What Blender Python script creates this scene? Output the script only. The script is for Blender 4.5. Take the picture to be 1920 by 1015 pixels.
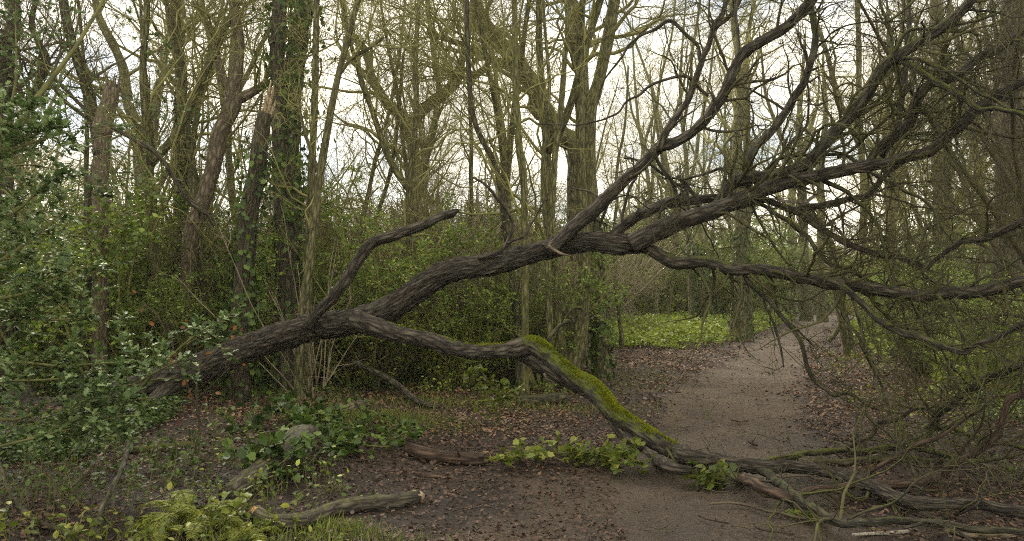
import bpy, math, random
import numpy as np
from mathutils import Vector, Matrix

for o in list(bpy.data.objects):
    bpy.data.objects.remove(o, do_unlink=True)
SC = bpy.context.scene
R = math.radians

# ------------------------------------------------------------------ camera
FPX, CX, CY, HZ, EYE = 1500.0, 960.0, 507.5, 560.0, 1.6
PITCH = math.atan((HZ - CY) / FPX)
cd = bpy.data.cameras.new('camera')
cd.lens = 36.0 * FPX / 1920.0
cd.clip_end = 1000
cam = bpy.data.objects.new('camera', cd)
cam.location = (0, 0, EYE)
cam.rotation_euler = (R(90) + PITCH, 0, 0)
SC.collection.objects.link(cam)
SC.camera = cam

# ------------------------------------------------------------------ world: bright broken overcast
SUN_EL, SUN_AZ = 42.0, -35.0          # degrees; azimuth measured from +Y towards +X
w = bpy.data.worlds.new('World')
SC.world = w
w.use_nodes = True
nt = w.node_tree
nt.nodes.clear()
N = nt.nodes.new
L = nt.links.new
sky = N('ShaderNodeTexSky'); sky.sky_type = 'NISHITA'; sky.sun_disc = False
sky.sun_elevation = R(SUN_EL); sky.sun_rotation = R(SUN_AZ)
bg1 = N('ShaderNodeBackground'); bg1.inputs[1].default_value = 0.13
L(sky.outputs[0], bg1.inputs[0])
tc = N('ShaderNodeTexCoord')
mp = N('ShaderNodeMapping'); mp.inputs['Scale'].default_value = (1, 1, 2.2)
L(tc.outputs['Generated'], mp.inputs[0])
nz = N('ShaderNodeTexNoise'); nz.inputs['Scale'].default_value = 3.4
nz.inputs['Detail'].default_value = 7; nz.inputs['Roughness'].default_value = 0.55
L(mp.outputs[0], nz.inputs['Vector'])
cr_ = N('ShaderNodeValToRGB')
cr_.color_ramp.elements[0].position = 0.36; cr_.color_ramp.elements[0].color = (0.12, 0.12, 0.12, 1)
cr_.color_ramp.elements[1].position = 0.52; cr_.color_ramp.elements[1].color = (1, 1, 1, 1)
L(nz.outputs[0], cr_.inputs[0])
nz2 = N('ShaderNodeTexNoise'); nz2.inputs['Scale'].default_value = 2.0; nz2.inputs['Detail'].default_value = 4
L(mp.outputs[0], nz2.inputs['Vector'])
cc = N('ShaderNodeValToRGB')
cc.color_ramp.elements[0].position = 0.35; cc.color_ramp.elements[0].color = (0.88, 0.84, 0.76, 1)
cc.color_ramp.elements[1].position = 0.6; cc.color_ramp.elements[1].color = (1.0, 0.90, 0.74, 1)
L(nz2.outputs[0], cc.inputs[0])
bg2 = N('ShaderNodeBackground'); bg2.inputs[1].default_value = 1.3
L(cc.outputs[0], bg2.inputs[0])
mx = N('ShaderNodeMixShader')
L(cr_.outputs[0], mx.inputs[0]); L(bg1.outputs[0], mx.inputs[1]); L(bg2.outputs[0], mx.inputs[2])
wo = N('ShaderNodeOutputWorld'); L(mx.outputs[0], wo.inputs[0])

sl = bpy.data.lights.new('sun', 'SUN')
sl.energy = 2.0; sl.angle = R(10); sl.color = (1.0, 0.93, 0.82)
so = bpy.data.objects.new('sun', sl)
sd = Vector((math.sin(R(SUN_AZ)) * math.cos(R(SUN_EL)), math.cos(R(SUN_AZ)) * math.cos(R(SUN_EL)), math.sin(R(SUN_EL))))
so.rotation_euler = sd.to_track_quat('Z', 'Y').to_euler()
so.location = sd * 50
SC.collection.objects.link(so)
SC.view_settings.view_transform = 'Standard'
SC.view_settings.look = 'None'
SC.view_settings.gamma = 1
SC.view_settings.exposure = 1.12
SC.render.engine = 'CYCLES'
SC.cycles.max_bounces = 5
SC.cycles.diffuse_bounces = 3
SC.cycles.glossy_bounces = 2
SC.cycles.transmission_bounces = 3
SC.cycles.volume_bounces = 0
SC.cycles.use_denoising = False
SC.cycles.filter_width = 1.05

# ------------------------------------------------------------------ numeric helpers
def rng(seed):
    return np.random.default_rng(seed)

def hsh(i, j, k, s):
    h = (i * 374761393 + j * 668265263 + k * 2147483647 + s * 974711) & 0xffffffff
    h = ((h ^ (h >> 13)) * 1274126177) & 0xffffffff
    h = h ^ (h >> 16)
    return (h & 0xffff) / 32767.5 - 1.0

def vnoise(p, s=0):
    p = np.asarray(p, float)
    i = np.floor(p).astype(np.int64)
    f = p - i
    f = f * f * (3 - 2 * f)
    out = 0
    for a in (0, 1):
        for b in (0, 1):
            for c in (0, 1):
                wgt = (f[..., 0] if a else 1 - f[..., 0]) * (f[..., 1] if b else 1 - f[..., 1]) * (f[..., 2] if c else 1 - f[..., 2])
                out = out + wgt * hsh(i[..., 0] + a, i[..., 1] + b, i[..., 2] + c, s)
    return out

def fbm(p, s=0, o=4):
    p = np.asarray(p, float)
    t, a = 0, 1.0
    for k in range(o):
        t = t + a * vnoise(p * 2 ** k, s + k)
        a *= 0.5
    return t

def unit(v):
    return v / np.maximum(np.linalg.norm(v, axis=-1, keepdims=True), 1e-9)

def at(px, py, Y):
    """world point on the sight line of photo pixel (px, py) at distance Y in front of the camera"""
    x, y = (px - CX) / FPX, -(py - CY) / FPX
    c, s = math.cos(PITCH), math.sin(PITCH)
    dy, dz = c - s * y, s + c * y
    k = Y / dy
    return np.array([x * k, Y, EYE + dz * k])

PATH = np.array([[-12, 1.2, 1.5], [5.4, 1.0, 1.6], [7, 1.3, 1.35], [8.9, 2.35, 1.05], [12.6, 3.5, 1.1], [17, 5.15, 1.1], [26.7, 8.9, 1.1],
                 [40, 14.6, 1.15], [53, 20.3, 1.2], [70, 27.2, 1.2], [84, 34.5, 1.2], [94, 44, 1.2], [140, 110, 1.2]])

def pathness(x, y):
    c = np.interp(y, PATH[:, 0], PATH[:, 1]); h = np.interp(y, PATH[:, 0], PATH[:, 2])
    wob = 0.22 * vnoise(np.stack([x * 1.1, y * 0.9, x * 0], -1), 5) + 0.1 * vnoise(np.stack([x * 4, y * 3, x * 0], -1), 6)
    return (h - np.abs(x - c)) + wob        # metres inside the path edge

def gz(x, y):
    x = np.asarray(x, float); y = np.asarray(y, float)
    p = np.stack([x * 0.5, y * 0.5, x * 0], -1)
    z = 0.06 * vnoise(p, 11) + 0.025 * vnoise(p * 3.1, 12)
    d = np.clip(-(pathness(x, y)), 0, 3)
    z = z + 0.05 * d
    m = np.clip((y - 3) / 2, 0, 1)
    return z * m + 0.010 * vnoise(p * 12, 13) + 0.012 * vnoise(np.stack([x * 3.1 + .6 * y, y * 2.2, x * 0], -1), 14)

def gpt(px, py):
    Y = 1.0 * EYE * FPX / (py - HZ)
    for _ in range(3):
        p = at(px, py, Y)
        z = float(gz(p[0], p[1]))
        Y = (EYE - z) * FPX / (py - HZ)
    p = at(px, py, Y)
    return np.array([p[0], p[1], float(gz(p[0], p[1]))])

# ------------------------------------------------------------------ mesh accumulator
class Geo:
    def __init__(s):
        s.v, s.f, s.bc, s.m, s.n = [], [], [], [], 0

    def add(s, v, faces, bc=None, m=0.0):
        v = np.asarray(v, np.float32).reshape(-1, 3)
        k = len(v)
        if k == 0:
            return
        s.v.append(v)
        for f in (faces if isinstance(faces, list) else [faces]):
            s.f.append(np.asarray(f, np.int64) + s.n)
        s.bc.append(np.zeros((k, 3), np.float32) if bc is None else np.asarray(bc, np.float32).reshape(-1, 3))
        s.m.append(np.broadcast_to(np.asarray(m, np.float32), (k,)) if np.ndim(m) == 0 else np.asarray(m, np.float32).reshape(-1))
        s.n += k

    def mesh(s, name, mat, smooth=True):
        me = bpy.data.meshes.new(name)
        v = np.concatenate(s.v)
        me.vertices.add(len(v))
        me.vertices.foreach_set('co', v.ravel())
        idx = np.concatenate([f.ravel() for f in s.f])
        tot = np.concatenate([np.full(len(f), f.shape[1]) for f in s.f])
        me.loops.add(len(idx)); me.polygons.add(len(tot))
        me.loops.foreach_set('vertex_index', idx.astype(np.int32))
        me.polygons.foreach_set('loop_start', (np.cumsum(tot) - tot).astype(np.int32))
        me.update(calc_edges=True)
        if smooth:
            me.polygons.foreach_set('use_smooth', np.ones(len(tot), bool))
        a = me.attributes.new('bco', 'FLOAT_VECTOR', 'POINT'); a.data.foreach_set('vector', np.concatenate(s.bc).ravel())
        a = me.attributes.new('tint', 'FLOAT', 'POINT'); a.data.foreach_set('value', np.concatenate(s.m).ravel())
        me.materials.append(mat)
        me.validate()
        return me

    def obj(s, name, mat, parent=None, smooth=True):
        return link(name, s.mesh(name, mat, smooth), parent)

def link(name, data, parent=None):
    o = bpy.data.objects.new(name, data)
    SC.collection.objects.link(o)
    if parent is not None:
        o.parent = parent
        if parent.parent is None and parent.type == 'EMPTY':
            o.location = -parent.location
    return o

def tag(o, label=None, cat=None, group=None, kind=None):
    if label: o['label'] = label
    if cat: o['category'] = cat
    if group: o['group'] = group
    if kind: o['kind'] = kind
    return o

def empty(name, loc, label, cat, group=None):
    """root of a thing whose parts are modelled in world coordinates"""
    o = bpy.data.objects.new(name, None)
    o.empty_display_size = 0.2
    o.location = tuple(float(c) for c in loc)
    SC.collection.objects.link(o)
    return tag(o, label, cat, group)

def copy_thing(o, parent=None):
    c = o.copy(); SC.collection.objects.link(c)
    if parent is not None: c.parent = parent
    for ch in list(o.children):
        copy_thing(ch, c)
    return c

# ------------------------------------------------------------------ tubes
def spline(pts, n):
    """Catmull-Rom through rows (x,y,z,r..), resampled to n rows evenly by length"""
    P = np.asarray(pts, float)
    if len(P) < 3:
        P = np.array([P[0], (P[0] + P[-1]) / 2, P[-1]])
    E = np.vstack([2 * P[0] - P[1], P, 2 * P[-1] - P[-2]])
    out = []
    for i in range(len(P) - 1):
        a, b, c, d = E[i], E[i + 1], E[i + 2], E[i + 3]
        t = np.linspace(0, 1, 12, endpoint=False)[:, None]
        out.append(0.5 * (2 * b + (c - a) * t + (2 * a - 5 * b + 4 * c - d) * t ** 2 + (3 * b - a - 3 * c + d) * t ** 3))
    out.append(P[-1:])
    Q = np.vstack(out)
    l = np.r_[0, np.cumsum(np.linalg.norm(np.diff(Q[:, :3], axis=0), axis=1))]
    t = np.linspace(0, l[-1], n)
    return np.stack([np.interp(t, l, Q[:, k]) for k in range(Q.shape[1])], 1)

def tube(g, Q, sides=12, rough=0.0, moss=0.0, seed=0, cap=True, freq=9.0, ridge=0.0):
    """one thick tube with parallel-transported rings; Q rows x,y,z,r"""
    P, r = Q[:, :3], Q[:, 3]
    n = len(P)
    T = unit(np.gradient(P, axis=0))
    ref = np.array([0, 0, 1.0]) if abs(T[0][2]) < 0.9 else np.array([1.0, 0, 0])
    u = unit(np.cross(T[0], ref)); U = [u]
    for i in range(1, n):
        u = u - T[i] * np.dot(u, T[i]); u = u / np.linalg.norm(u); U.append(u)
    U = np.array(U); V = np.cross(T, U)
    l = np.r_[0, np.cumsum(np.linalg.norm(np.diff(P, axis=0), axis=1))]
    th = np.linspace(0, 2 * np.pi, sides, endpoint=False)
    C, S = np.cos(th), np.sin(th)
    rm = float(np.mean(r))
    bc = np.stack([np.broadcast_to(C * rm, (n, sides)), np.broadcast_to(S * rm, (n, sides)), np.broadcast_to(l[:, None], (n, sides))], -1)
    bc = bc + seed * 3.7
    rr = np.broadcast_to(r[:, None], (n, sides)).copy()
    if rough:
        k = freq
        rr *= 1 + rough * (fbm(bc * np.array([k, k, k * 0.45]), seed, 3))
    if ridge:
        q = bc * np.array([42, 42, 7.0]) + 1.5 * vnoise(bc * 8, seed + 3)[..., None]
        rr += ridge * (np.abs(vnoise(q, seed + 9)) * 2 - 0.7) + ridge * 0.5 * vnoise(q * 2.3, seed + 10)
    X = P[:, None] + rr[..., None] * (C[None, :, None] * U[:, None] + S[None, :, None] * V[:, None])
    i = np.arange(n - 1)[:, None] * sides; j = np.arange(sides)[None]
    F = np.stack([i + j, i + (j + 1) % sides, i + sides + (j + 1) % sides, i + sides + j], -1).reshape(-1, 4)
    fs = [F]
    if cap:
        fs.append(np.arange(sides)[None, ::-1]); fs.append(((n - 1) * sides + np.arange(sides))[None])
    mm = np.broadcast_to(np.asarray(moss if np.ndim(moss) else np.full(n, moss))[:, None], (n, sides))
    g.add(X, fs, bc, mm.ravel())
    return Q

def tubes(g, P, r, sides=3, moss=0.0):
    """many thin tubes at once; P (M,N,3), r (M,N)"""
    if len(P) == 0:
        return
    M, n = P.shape[:2]
    T = unit(np.gradient(P, axis=1))
    ch = unit(P[:, -1] - P[:, 0])
    ref = np.where(np.abs(ch[:, 2:3]) < 0.8, np.array([[0, 0, 1.0]]), np.array([[1.0, 0, 0]]))
    U = unit(np.cross(T, ref[:, None])); V = np.cross(T, U)
    th = np.linspace(0, 2 * np.pi, sides, endpoint=False)
    C, S = np.cos(th), np.sin(th)
    off = C[None, None, :, None] * U[:, :, None] + S[None, None, :, None] * V[:, :, None]
    X = P[:, :, None] + r[:, :, None, None] * off
    l = np.concatenate([np.zeros((M, 1)), np.cumsum(np.linalg.norm(np.diff(P, axis=1), axis=2), axis=1)], 1)
    rm = r.mean(axis=1)[:, None, None]
    bc = np.stack([np.broadcast_to(C, (M, n, sides)) * rm, np.broadcast_to(S, (M, n, sides)) * rm, np.broadcast_to(l[:, :, None], (M, n, sides))], -1)
    bc = bc + (np.arange(M) % 977)[:, None, None, None] * 0.37
    base = (np.arange(M) * n * sides)[:, None, None]
    i = (np.arange(n - 1) * sides)[None, :, None]; j = np.arange(sides)[None, None]
    F = np.stack([base + i + j, base + i + (j + 1) % sides, base + i + sides + (j + 1) % sides, base + i + sides + j], -1).reshape(-1, 4)
    mm = np.broadcast_to(np.asarray(moss, float).reshape(-1, 1, 1) if np.ndim(moss) else np.full((M, 1, 1), moss), (M, n, sides))
    g.add(X, F, bc, mm.ravel())

def grow(P, r, per, rg, ln, ang=(35, 65), n=6, rr=0.5, t0=0.15, t1=0.98, up=0.0, wob=0.25, rmin=0.002, lt=0.5, bias=None):
    """children of many branches. per: count each (int or array); ln=(lo,hi) metres; lt: how much shorter towards the tip"""
    M, n0 = P.shape[:2]
    per = np.broadcast_to(per, (M,)).astype(int)
    idx = np.repeat(np.arange(M), per)
    K = len(idx)
    t = rg.uniform(t0, t1, K)
    s = t * (n0 - 1); i = np.minimum(s.astype(int), n0 - 2); f = (s - i)[:, None]
    a, b = P[idx, i], P[idx, i + 1]
    pos = a * (1 - f) + b * f
    rad = r[idx, i] * (1 - f[:, 0]) + r[idx, i + 1] * f[:, 0]
    T = unit(b - a)
    q = rg.normal(size=(K, 3))
    if bias is not None:
        q = q + np.asarray(bias)
    q = unit(q - T * np.sum(q * T, axis=1, keepdims=True))
    an = np.radians(rg.uniform(ang[0], ang[1], K))[:, None]
    d = unit(np.cos(an) * T + np.sin(an) * q)
    Ln = rg.uniform(ln[0], ln[1], K) * (1 - lt * t)
    st = (Ln / (n - 1))[:, None]
    out = [pos]
    drift = rg.normal(size=(K, 3)) * wob * 0.5
    for k in range(n - 1):
        d = unit(d + wob * rg.normal(size=(K, 3)) + drift * 0.5 + np.array([0, 0, up]))
        out.append(out[-1] + d * st)
    Q = np.stack(out, 1)
    r0 = np.maximum(rad * rr * rg.uniform(0.75, 1.1, K), rmin * 1.3)
    tt = np.linspace(0, 1, n)[None]
    return Q, np.maximum(r0[:, None] * (1 - tt) ** 0.8, rmin * (1 - 0.5 * tt))

# ------------------------------------------------------------------ leaves
def fan(pts):
    """outline fan about a centre point"""
    v = np.vstack([[[0.5, 0, -0.06]], pts]); k = len(pts)
    return v, np.array([[0, 1 + i, 1 + (i + 1) % k] for i in range(k)])

LITTER = fan(np.array([[0, 0, 0], [.25, .27, .1], [.62, .33, .04], [1, .04, .14], [.66, -.28, .12], [.3, -.33, .0]]))
LANCE = (np.array([[0, 0, 0], [.42, .27, .09], [1, 0, 0], [.42, -.27, .09]]), np.array([[0, 2, 1], [0, 3, 2]]))
IVY = fan(np.array([[.02, 0, 0], [-.1, .22, .03], [.1, .48, .06], [.36, .40, .0], [.62, .44, .05], [.78, .2, .02], [1.05, 0, -.04],
                    [.78, -.2, .02], [.62, -.44, .05], [.36, -.40, .0], [.1, -.48, .06], [-.1, -.22, .03]]))
def _holly():
    v = [[i / 6, 0, -0.05 * math.sin(i / 6 * 3.1)] for i in range(7)]
    wd = [.15, .30, .15, .29, .12]; zz = [.03, .12, .02, .1, .02]; fx = [0, .05, 0, .05, 0]
    for sgn in (1, -1):
        for k in range(5):
            v.append([(k + 1) / 6 + fx[k], sgn * wd[k], zz[k]])
    f3 = []
    for b, sg in ((7, 1), (12, -1)):
        ring = [0] + [b + k for k in range(5)] + [6]
        for k in range(6):
            a, c = ring[k], ring[k + 1]
            for tri in ((k, k + 1, c), (k, c, a)):
                if len(set(tri)) == 3:
                    f3.append(tri if sg > 0 else tri[::-1])
    return np.array(v), np.array(f3)
HOLLY = _holly()
OVAL = (np.array([[0, 0, 0], [.25, .26, .07], [.6, .3, .07], [1, 0, -.04], [.6, -.3, .07], [.25, -.26, .07], [.5, 0, 0]]),
        np.array([[0, 6, 1], [1, 6, 2], [2, 6, 3], [3, 6, 4], [4, 6, 5], [5, 6, 0]]))
BLADE = (np.array([[0, .035, 0], [0, -.035, 0], [.4, .03, .06], [.4, -.03, .06], [.75, .018, 0], [.75, -.018, 0], [1, 0, -.14]]),
         np.array([[0, 1, 3], [0, 3, 2], [2, 3, 5], [2, 5, 4], [4, 5, 6]]))

def leaves(g, c, t, nrm, size, tmpl, tint, curl=None):
    """scatter copies of a leaf template: c centre/base, t along the leaf, nrm its face"""
    M = len(c)
    if M == 0:
        return
    v, f = tmpl
    t = unit(t); b = unit(np.cross(nrm, t)); nn = np.cross(t, b)
    size = np.broadcast_to(size, (M,))[:, None, None]
    z = v[None, :, 2:3]
    if curl is not None:
        z = z * np.asarray(curl).reshape(-1, 1, 1)
    X = c[:, None] + size * (v[None, :, 0:1] * t[:, None] + v[None, :, 1:2] * b[:, None] + z * nn[:, None])
    k = len(v)
    F = (np.arange(M)[:, None, None] * k + f[None]).reshape(-1, f.shape[1])
    g.add(X, F, None, np.repeat(np.broadcast_to(tint, (M,)), k))

def along(P, n, rg, t0=0.2, t1=1.0):
    """n random points per branch with tangents"""
    M, n0 = P.shape[:2]
    idx = np.repeat(np.arange(M), n); K = len(idx)
    s = rg.uniform(t0, t1, K) * (n0 - 1); i = np.minimum(s.astype(int), n0 - 2); f = (s - i)[:, None]
    a, b = P[idx, i], P[idx, i + 1]
    return a * (1 - f) + b * f, unit(b - a)

def leaf_on(g, P, n, rg, size, tmpl, tints=(0, 1), t0=0.2, flat=0.8, out=0.9):
    c, T = along(P, n, rg, t0)
    K = len(c)
    d = unit(T * (1 - out * 0.5) + out * rg.normal(size=(K, 3)) * np.array([1, 1, 0.45]))
    nn = unit(rg.normal(size=(K, 3)) * (1 - flat) * 1.5 + np.array([0, 0, 1.0]))
    leaves(g, c, d, nn, rg.uniform(size[0], size[1], K), tmpl, rg.uniform(tints[0], tints[1], K))

# ------------------------------------------------------------------ materials
def mat(name):
    m = bpy.data.materials.new(name); m.use_nodes = True
    t = m.node_tree; t.nodes.clear()
    return m, t, t.nodes.new, t.links.new

def ramp(t, stops):
    r_ = t.nodes.new('ShaderNodeValToRGB')
    e = r_.color_ramp.elements
    while len(e) < len(stops): e.new(0.5)
    for k, (p, c) in enumerate(stops):
        e[k].position = p; e[k].color = (*c, 1)
    return r_

def bark(name, c1, c2, mossc=(0.075, 0.105, 0.012), moss=0.0, scale=1.0, bump=0.6, rough=0.85, lenticel=False, lichen=0.0):
    """bark laid out in limb space (attribute bco): long cracks, plus moss where 'tint' is high and the face looks up"""
    m, t, N, L = mat(name)
    at_ = N('ShaderNodeAttribute'); at_.attribute_name = 'bco'
    mp = N('ShaderNodeMapping')
    mp.inputs['Scale'].default_value = (42 * scale, 42 * scale, 8 * scale) if not lenticel else (38 * scale, 38 * scale, 9 * scale)
    L(at_.outputs['Vector'], mp.inputs[0])
    n1 = N('ShaderNodeTexNoise'); n1.inputs['Scale'].default_value = 1.0; n1.inputs['Detail'].default_value = 6; n1.inputs['Roughness'].default_value = 0.65
    n1.inputs['Distortion'].default_value = 0.6
    L(mp.outputs[0], n1.inputs['Vector'])
    vo = N('ShaderNodeTexVoronoi'); vo.feature = 'DISTANCE_TO_EDGE'; vo.inputs['Scale'].default_value = 0.9
    ds = N('ShaderNodeMixRGB'); ds.inputs[0].default_value = 0.35
    L(mp.outputs[0], ds.inputs[1]); L(n1.outputs['Color'], ds.inputs[2])
    L(ds.outputs[0], vo.inputs['Vector'])
    cm = N('ShaderNodeMath'); cm.operation = 'MULTIPLY'; cm.inputs[1].default_value = 2.2; cm.use_clamp = True
    L(vo.outputs['Distance'], cm.inputs[0])
    hh = N('ShaderNodeMath'); hh.operation = 'MULTIPLY_ADD'; hh.inputs[1].default_value = 0.55
    L(cm.outputs[0], hh.inputs[0]); L(n1.outputs[0], hh.inputs[2])
    rp = ramp(t, [(0.40, tuple(x * (0.55 if lenticel else 0.22) for x in c1)), (0.66, c1), (0.98, c2)])
    L(hh.outputs[0], rp.inputs[0])
    col = rp.outputs[0]
    big = N('ShaderNodeTexNoise'); big.inputs['Scale'].default_value = 3.0; big.inputs['Detail'].default_value = 5
    tco = N('ShaderNodeTexCoord'); L(tco.outputs['Object'], big.inputs['Vector'])
    if lichen:
        lr = N('ShaderNodeMapRange'); lr.inputs[1].default_value = 0.56; lr.inputs[2].default_value = 0.7; lr.inputs[4].default_value = lichen
        L(big.outputs[0], lr.inputs[0])
        lm = N('ShaderNodeMixRGB'); lm.inputs[2].default_value = (0.26, 0.27, 0.2, 1)
        L(lr.outputs[0], lm.inputs[0]); L(col, lm.inputs[1]); col = lm.outputs[0]
    # moss factor
    ge = N('ShaderNodeNewGeometry'); sx = N('ShaderNodeSeparateXYZ'); L(ge.outputs['Normal'], sx.inputs[0])
    up = N('ShaderNodeMath'); up.operation = 'MULTIPLY_ADD'; up.inputs[1].default_value = 0.5; up.inputs[2].default_value = 0.42
    L(sx.outputs['Z'], up.inputs[0])
    ti = N('ShaderNodeAttribute'); ti.attribute_name = 'tint'
    am = N('ShaderNodeMath'); am.operation = 'ADD'; am.inputs[1].default_value = moss; L(ti.outputs['Fac'], am.inputs[0])
    mu = N('ShaderNodeMath'); mu.operation = 'MULTIPLY'; L(up.outputs[0], mu.inputs[0]); L(am.outputs[0], mu.inputs[1])
    n3 = N('ShaderNodeTexNoise'); n3.inputs['Scale'].default_value = 14; n3.inputs['Detail'].default_value = 6; n3.inputs['Roughness'].default_value = 0.7
    L(tco.outputs['Object'], n3.inputs['Vector'])
    ad = N('ShaderNodeMath'); ad.operation = 'ADD'; L(mu.outputs[0], ad.inputs[0]); L(n3.outputs[0], ad.inputs[1])
    mr = N('ShaderNodeMapRange'); mr.inputs[1].default_value = 0.78; mr.inputs[2].default_value = 1.0
    L(ad.outputs[0], mr.inputs[0])
    mc = ramp(t, [(0.3, tuple(x * 0.45 for x in mossc)), (0.7, mossc)])
    n4 = N('ShaderNodeTexNoise'); n4.inputs['Scale'].default_value = 60; n4.inputs['Detail'].default_value = 3
    L(tco.outputs['Object'], n4.inputs['Vector']); L(n4.outputs[0], mc.inputs[0])
    mm = N('ShaderNodeMixRGB'); L(mr.outputs[0], mm.inputs[0]); L(col, mm.inputs[1]); L(mc.outputs[0], mm.inputs[2])
    bp = N('ShaderNodeBump'); bp.inputs['Strength'].default_value = bump; bp.inputs['Distance'].default_value = 0.02
    L(hh.outputs[0], bp.inputs['Height'])
    bs = N('ShaderNodeBsdfPrincipled'); bs.inputs['Roughness'].default_value = rough
    bs.inputs['Specular IOR Level'].default_value = 0.3
    L(mm.outputs[0], bs.inputs['Base Color']); L(bp.outputs[0], bs.inputs['Normal'])
    o = N('ShaderNodeOutputMaterial'); L(bs.outputs[0], o.inputs[0])
    return m

def simple_twig(name, c1, c2, mossc=None, sc=4.0):
    """thin twigs: colour varies from twig to twig and along it"""
    m, t, N, L = mat(name)
    a = N('ShaderNodeAttribute'); a.attribute_name = 'bco'
    n1 = N('ShaderNodeTexNoise'); n1.inputs['Scale'].default_value = sc; n1.inputs['Detail'].default_value = 3
    L(a.outputs['Vector'], n1.inputs['Vector'])
    rp = ramp(t, [(0.35, c1), (0.65, c2)]); L(n1.outputs[0], rp.inputs[0])
    col = rp.outputs[0]
    if mossc:
        ti = N('ShaderNodeAttribute'); ti.attribute_name = 'tint'
        n2 = N('ShaderNodeTexNoise'); n2.inputs['Scale'].default_value = sc * 3
        L(a.outputs['Vector'], n2.inputs['Vector'])
        ad = N('ShaderNodeMath'); ad.operation = 'MULTIPLY_ADD'; ad.inputs[1].default_value = 1.6; L(n2.outputs[0], ad.inputs[0])
        sb = N('ShaderNodeMath'); sb.operation = 'SUBTRACT'; sb.inputs[1].default_value = 0.8; L(ti.outputs['Fac'], sb.inputs[0])
        L(sb.outputs[0], ad.inputs[2])
        cl = N('ShaderNodeClamp'); L(ad.outputs[0], cl.inputs[0])
        mm = N('ShaderNodeMixRGB'); mm.inputs[2].default_value = (*mossc, 1)
        L(cl.outputs[0], mm.inputs[0]); L(col, mm.inputs[1]); col = mm.outputs[0]
    bs = N('ShaderNodeBsdfPrincipled'); bs.inputs['Roughness'].default_value = 0.8; bs.inputs['Specular IOR Level'].default_value = 0.3
    L(col, bs.inputs['Base Color'])
    o = N('ShaderNodeOutputMaterial'); L(bs.outputs[0], o.inputs[0])
    return m

def leafmat(name, stops, rough=0.45, spec=0.5, trans=0.3, back=None):
    m, t, N, L = mat(name)
    ti = N('ShaderNodeAttribute'); ti.attribute_name = 'tint'
    rp = ramp(t, stops); L(ti.outputs['Fac'], rp.inputs[0])
    tco = N('ShaderNodeTexCoord')
    n1 = N('ShaderNodeTexNoise'); n1.inputs['Scale'].default_value = 45; n1.inputs['Detail'].default_value = 3
    L(tco.outputs['Object'], n1.inputs['Vector'])
    mr = N('ShaderNodeMapRange'); mr.inputs[3].default_value = 0.65; mr.inputs[4].default_value = 1.3; L(n1.outputs[0], mr.inputs[0])
    mu = N('ShaderNodeVectorMath'); mu.operation = 'SCALE'; L(rp.outputs[0], mu.inputs[0]); L(mr.outputs[0], mu.inputs['Scale'])
    bs = N('ShaderNodeBsdfPrincipled'); bs.inputs['Roughness'].default_value = rough; bs.inputs['Specular IOR Level'].default_value = spec
    L(mu.outputs[0], bs.inputs['Base Color'])
    out = bs.outputs[0]
    if trans:
        tr = N('ShaderNodeBsdfTranslucent'); L(mu.outputs[0], tr.inputs[0])
        ms = N('ShaderNodeMixShader'); ms.inputs[0].default_value = trans
        L(out, ms.inputs[1]); L(tr.outputs[0], ms.inputs[2]); out = ms.outputs[0]
    o = N('ShaderNodeOutputMaterial'); L(out, o.inputs[0])
    return m

def woodmat(name, c1, c2):
    m, t, N, L = mat(name)
    a = N('ShaderNodeTexCoord')
    mp = N('ShaderNodeMapping'); mp.inputs['Scale'].default_value = (60, 60, 9); L(a.outputs['Object'], mp.inputs[0])
    n1 = N('ShaderNodeTexNoise'); n1.inputs['Scale'].default_value = 1.4; n1.inputs['Detail'].default_value = 5
    L(mp.outputs[0], n1.inputs['Vector'])
    rp = ramp(t, [(0.38, c1), (0.62, c2)]); L(n1.outputs[0], rp.inputs[0])
    bp = N('ShaderNodeBump'); bp.inputs['Strength'].default_value = 0.7; bp.inputs['Distance'].default_value = 0.01; L(n1.outputs[0], bp.inputs['Height'])
    bs = N('ShaderNodeBsdfPrincipled'); bs.inputs['Roughness'].default_value = 0.8
    L(rp.outputs[0], bs.inputs['Base Color']); L(bp.outputs[0], bs.inputs['Normal'])
    o = N('ShaderNodeOutputMaterial'); L(bs.outputs[0], o.inputs[0])
    return m

GREENMOSS = (0.095, 0.115, 0.012)
M = {}
M['fallen'] = bark('fallen_bark', (0.034, 0.028, 0.019), (0.100, 0.083, 0.058), mossc=GREENMOSS, bump=1.0, lichen=0.14)
M['fallen_low'] = bark('dark_olive_bark', (0.026, 0.023, 0.013), (0.070, 0.062, 0.034), mossc=(0.09, 0.10, 0.014), moss=0.12, bump=1.0, lichen=0.08)  # darker, greener version of the fallen bark
M['fallen_twig'] = simple_twig('fallen_twig_bark', (0.022, 0.016, 0.010), (0.055, 0.042, 0.024), mossc=(0.075, 0.082, 0.012))
M['red_branch'] = bark('reddish_bark', (0.045, 0.028, 0.017), (0.10, 0.066, 0.042), mossc=GREENMOSS, bump=0.7)
M['wood_bark'] = bark('woodland_bark', (0.085, 0.080, 0.034), (0.215, 0.20, 0.095), mossc=(0.12, 0.13, 0.02), moss=0.25, bump=0.8, lichen=0.2)
M['dark_bark'] = bark('dark_bark', (0.045, 0.038, 0.020), (0.11, 0.095, 0.054), mossc=(0.07, 0.08, 0.014), moss=0.1, bump=0.9)
M['mossy_bark'] = bark('mossy_bark', (0.080, 0.076, 0.030), (0.18, 0.17, 0.07), mossc=(0.14, 0.145, 0.022), moss=0.2, bump=0.6)
M['birch'] = bark('birch_bark', (0.10, 0.078, 0.048), (0.23, 0.185, 0.125), mossc=(0.12, 0.12, 0.02), moss=0.12, lenticel=True, bump=0.5, scale=1.0)
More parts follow.
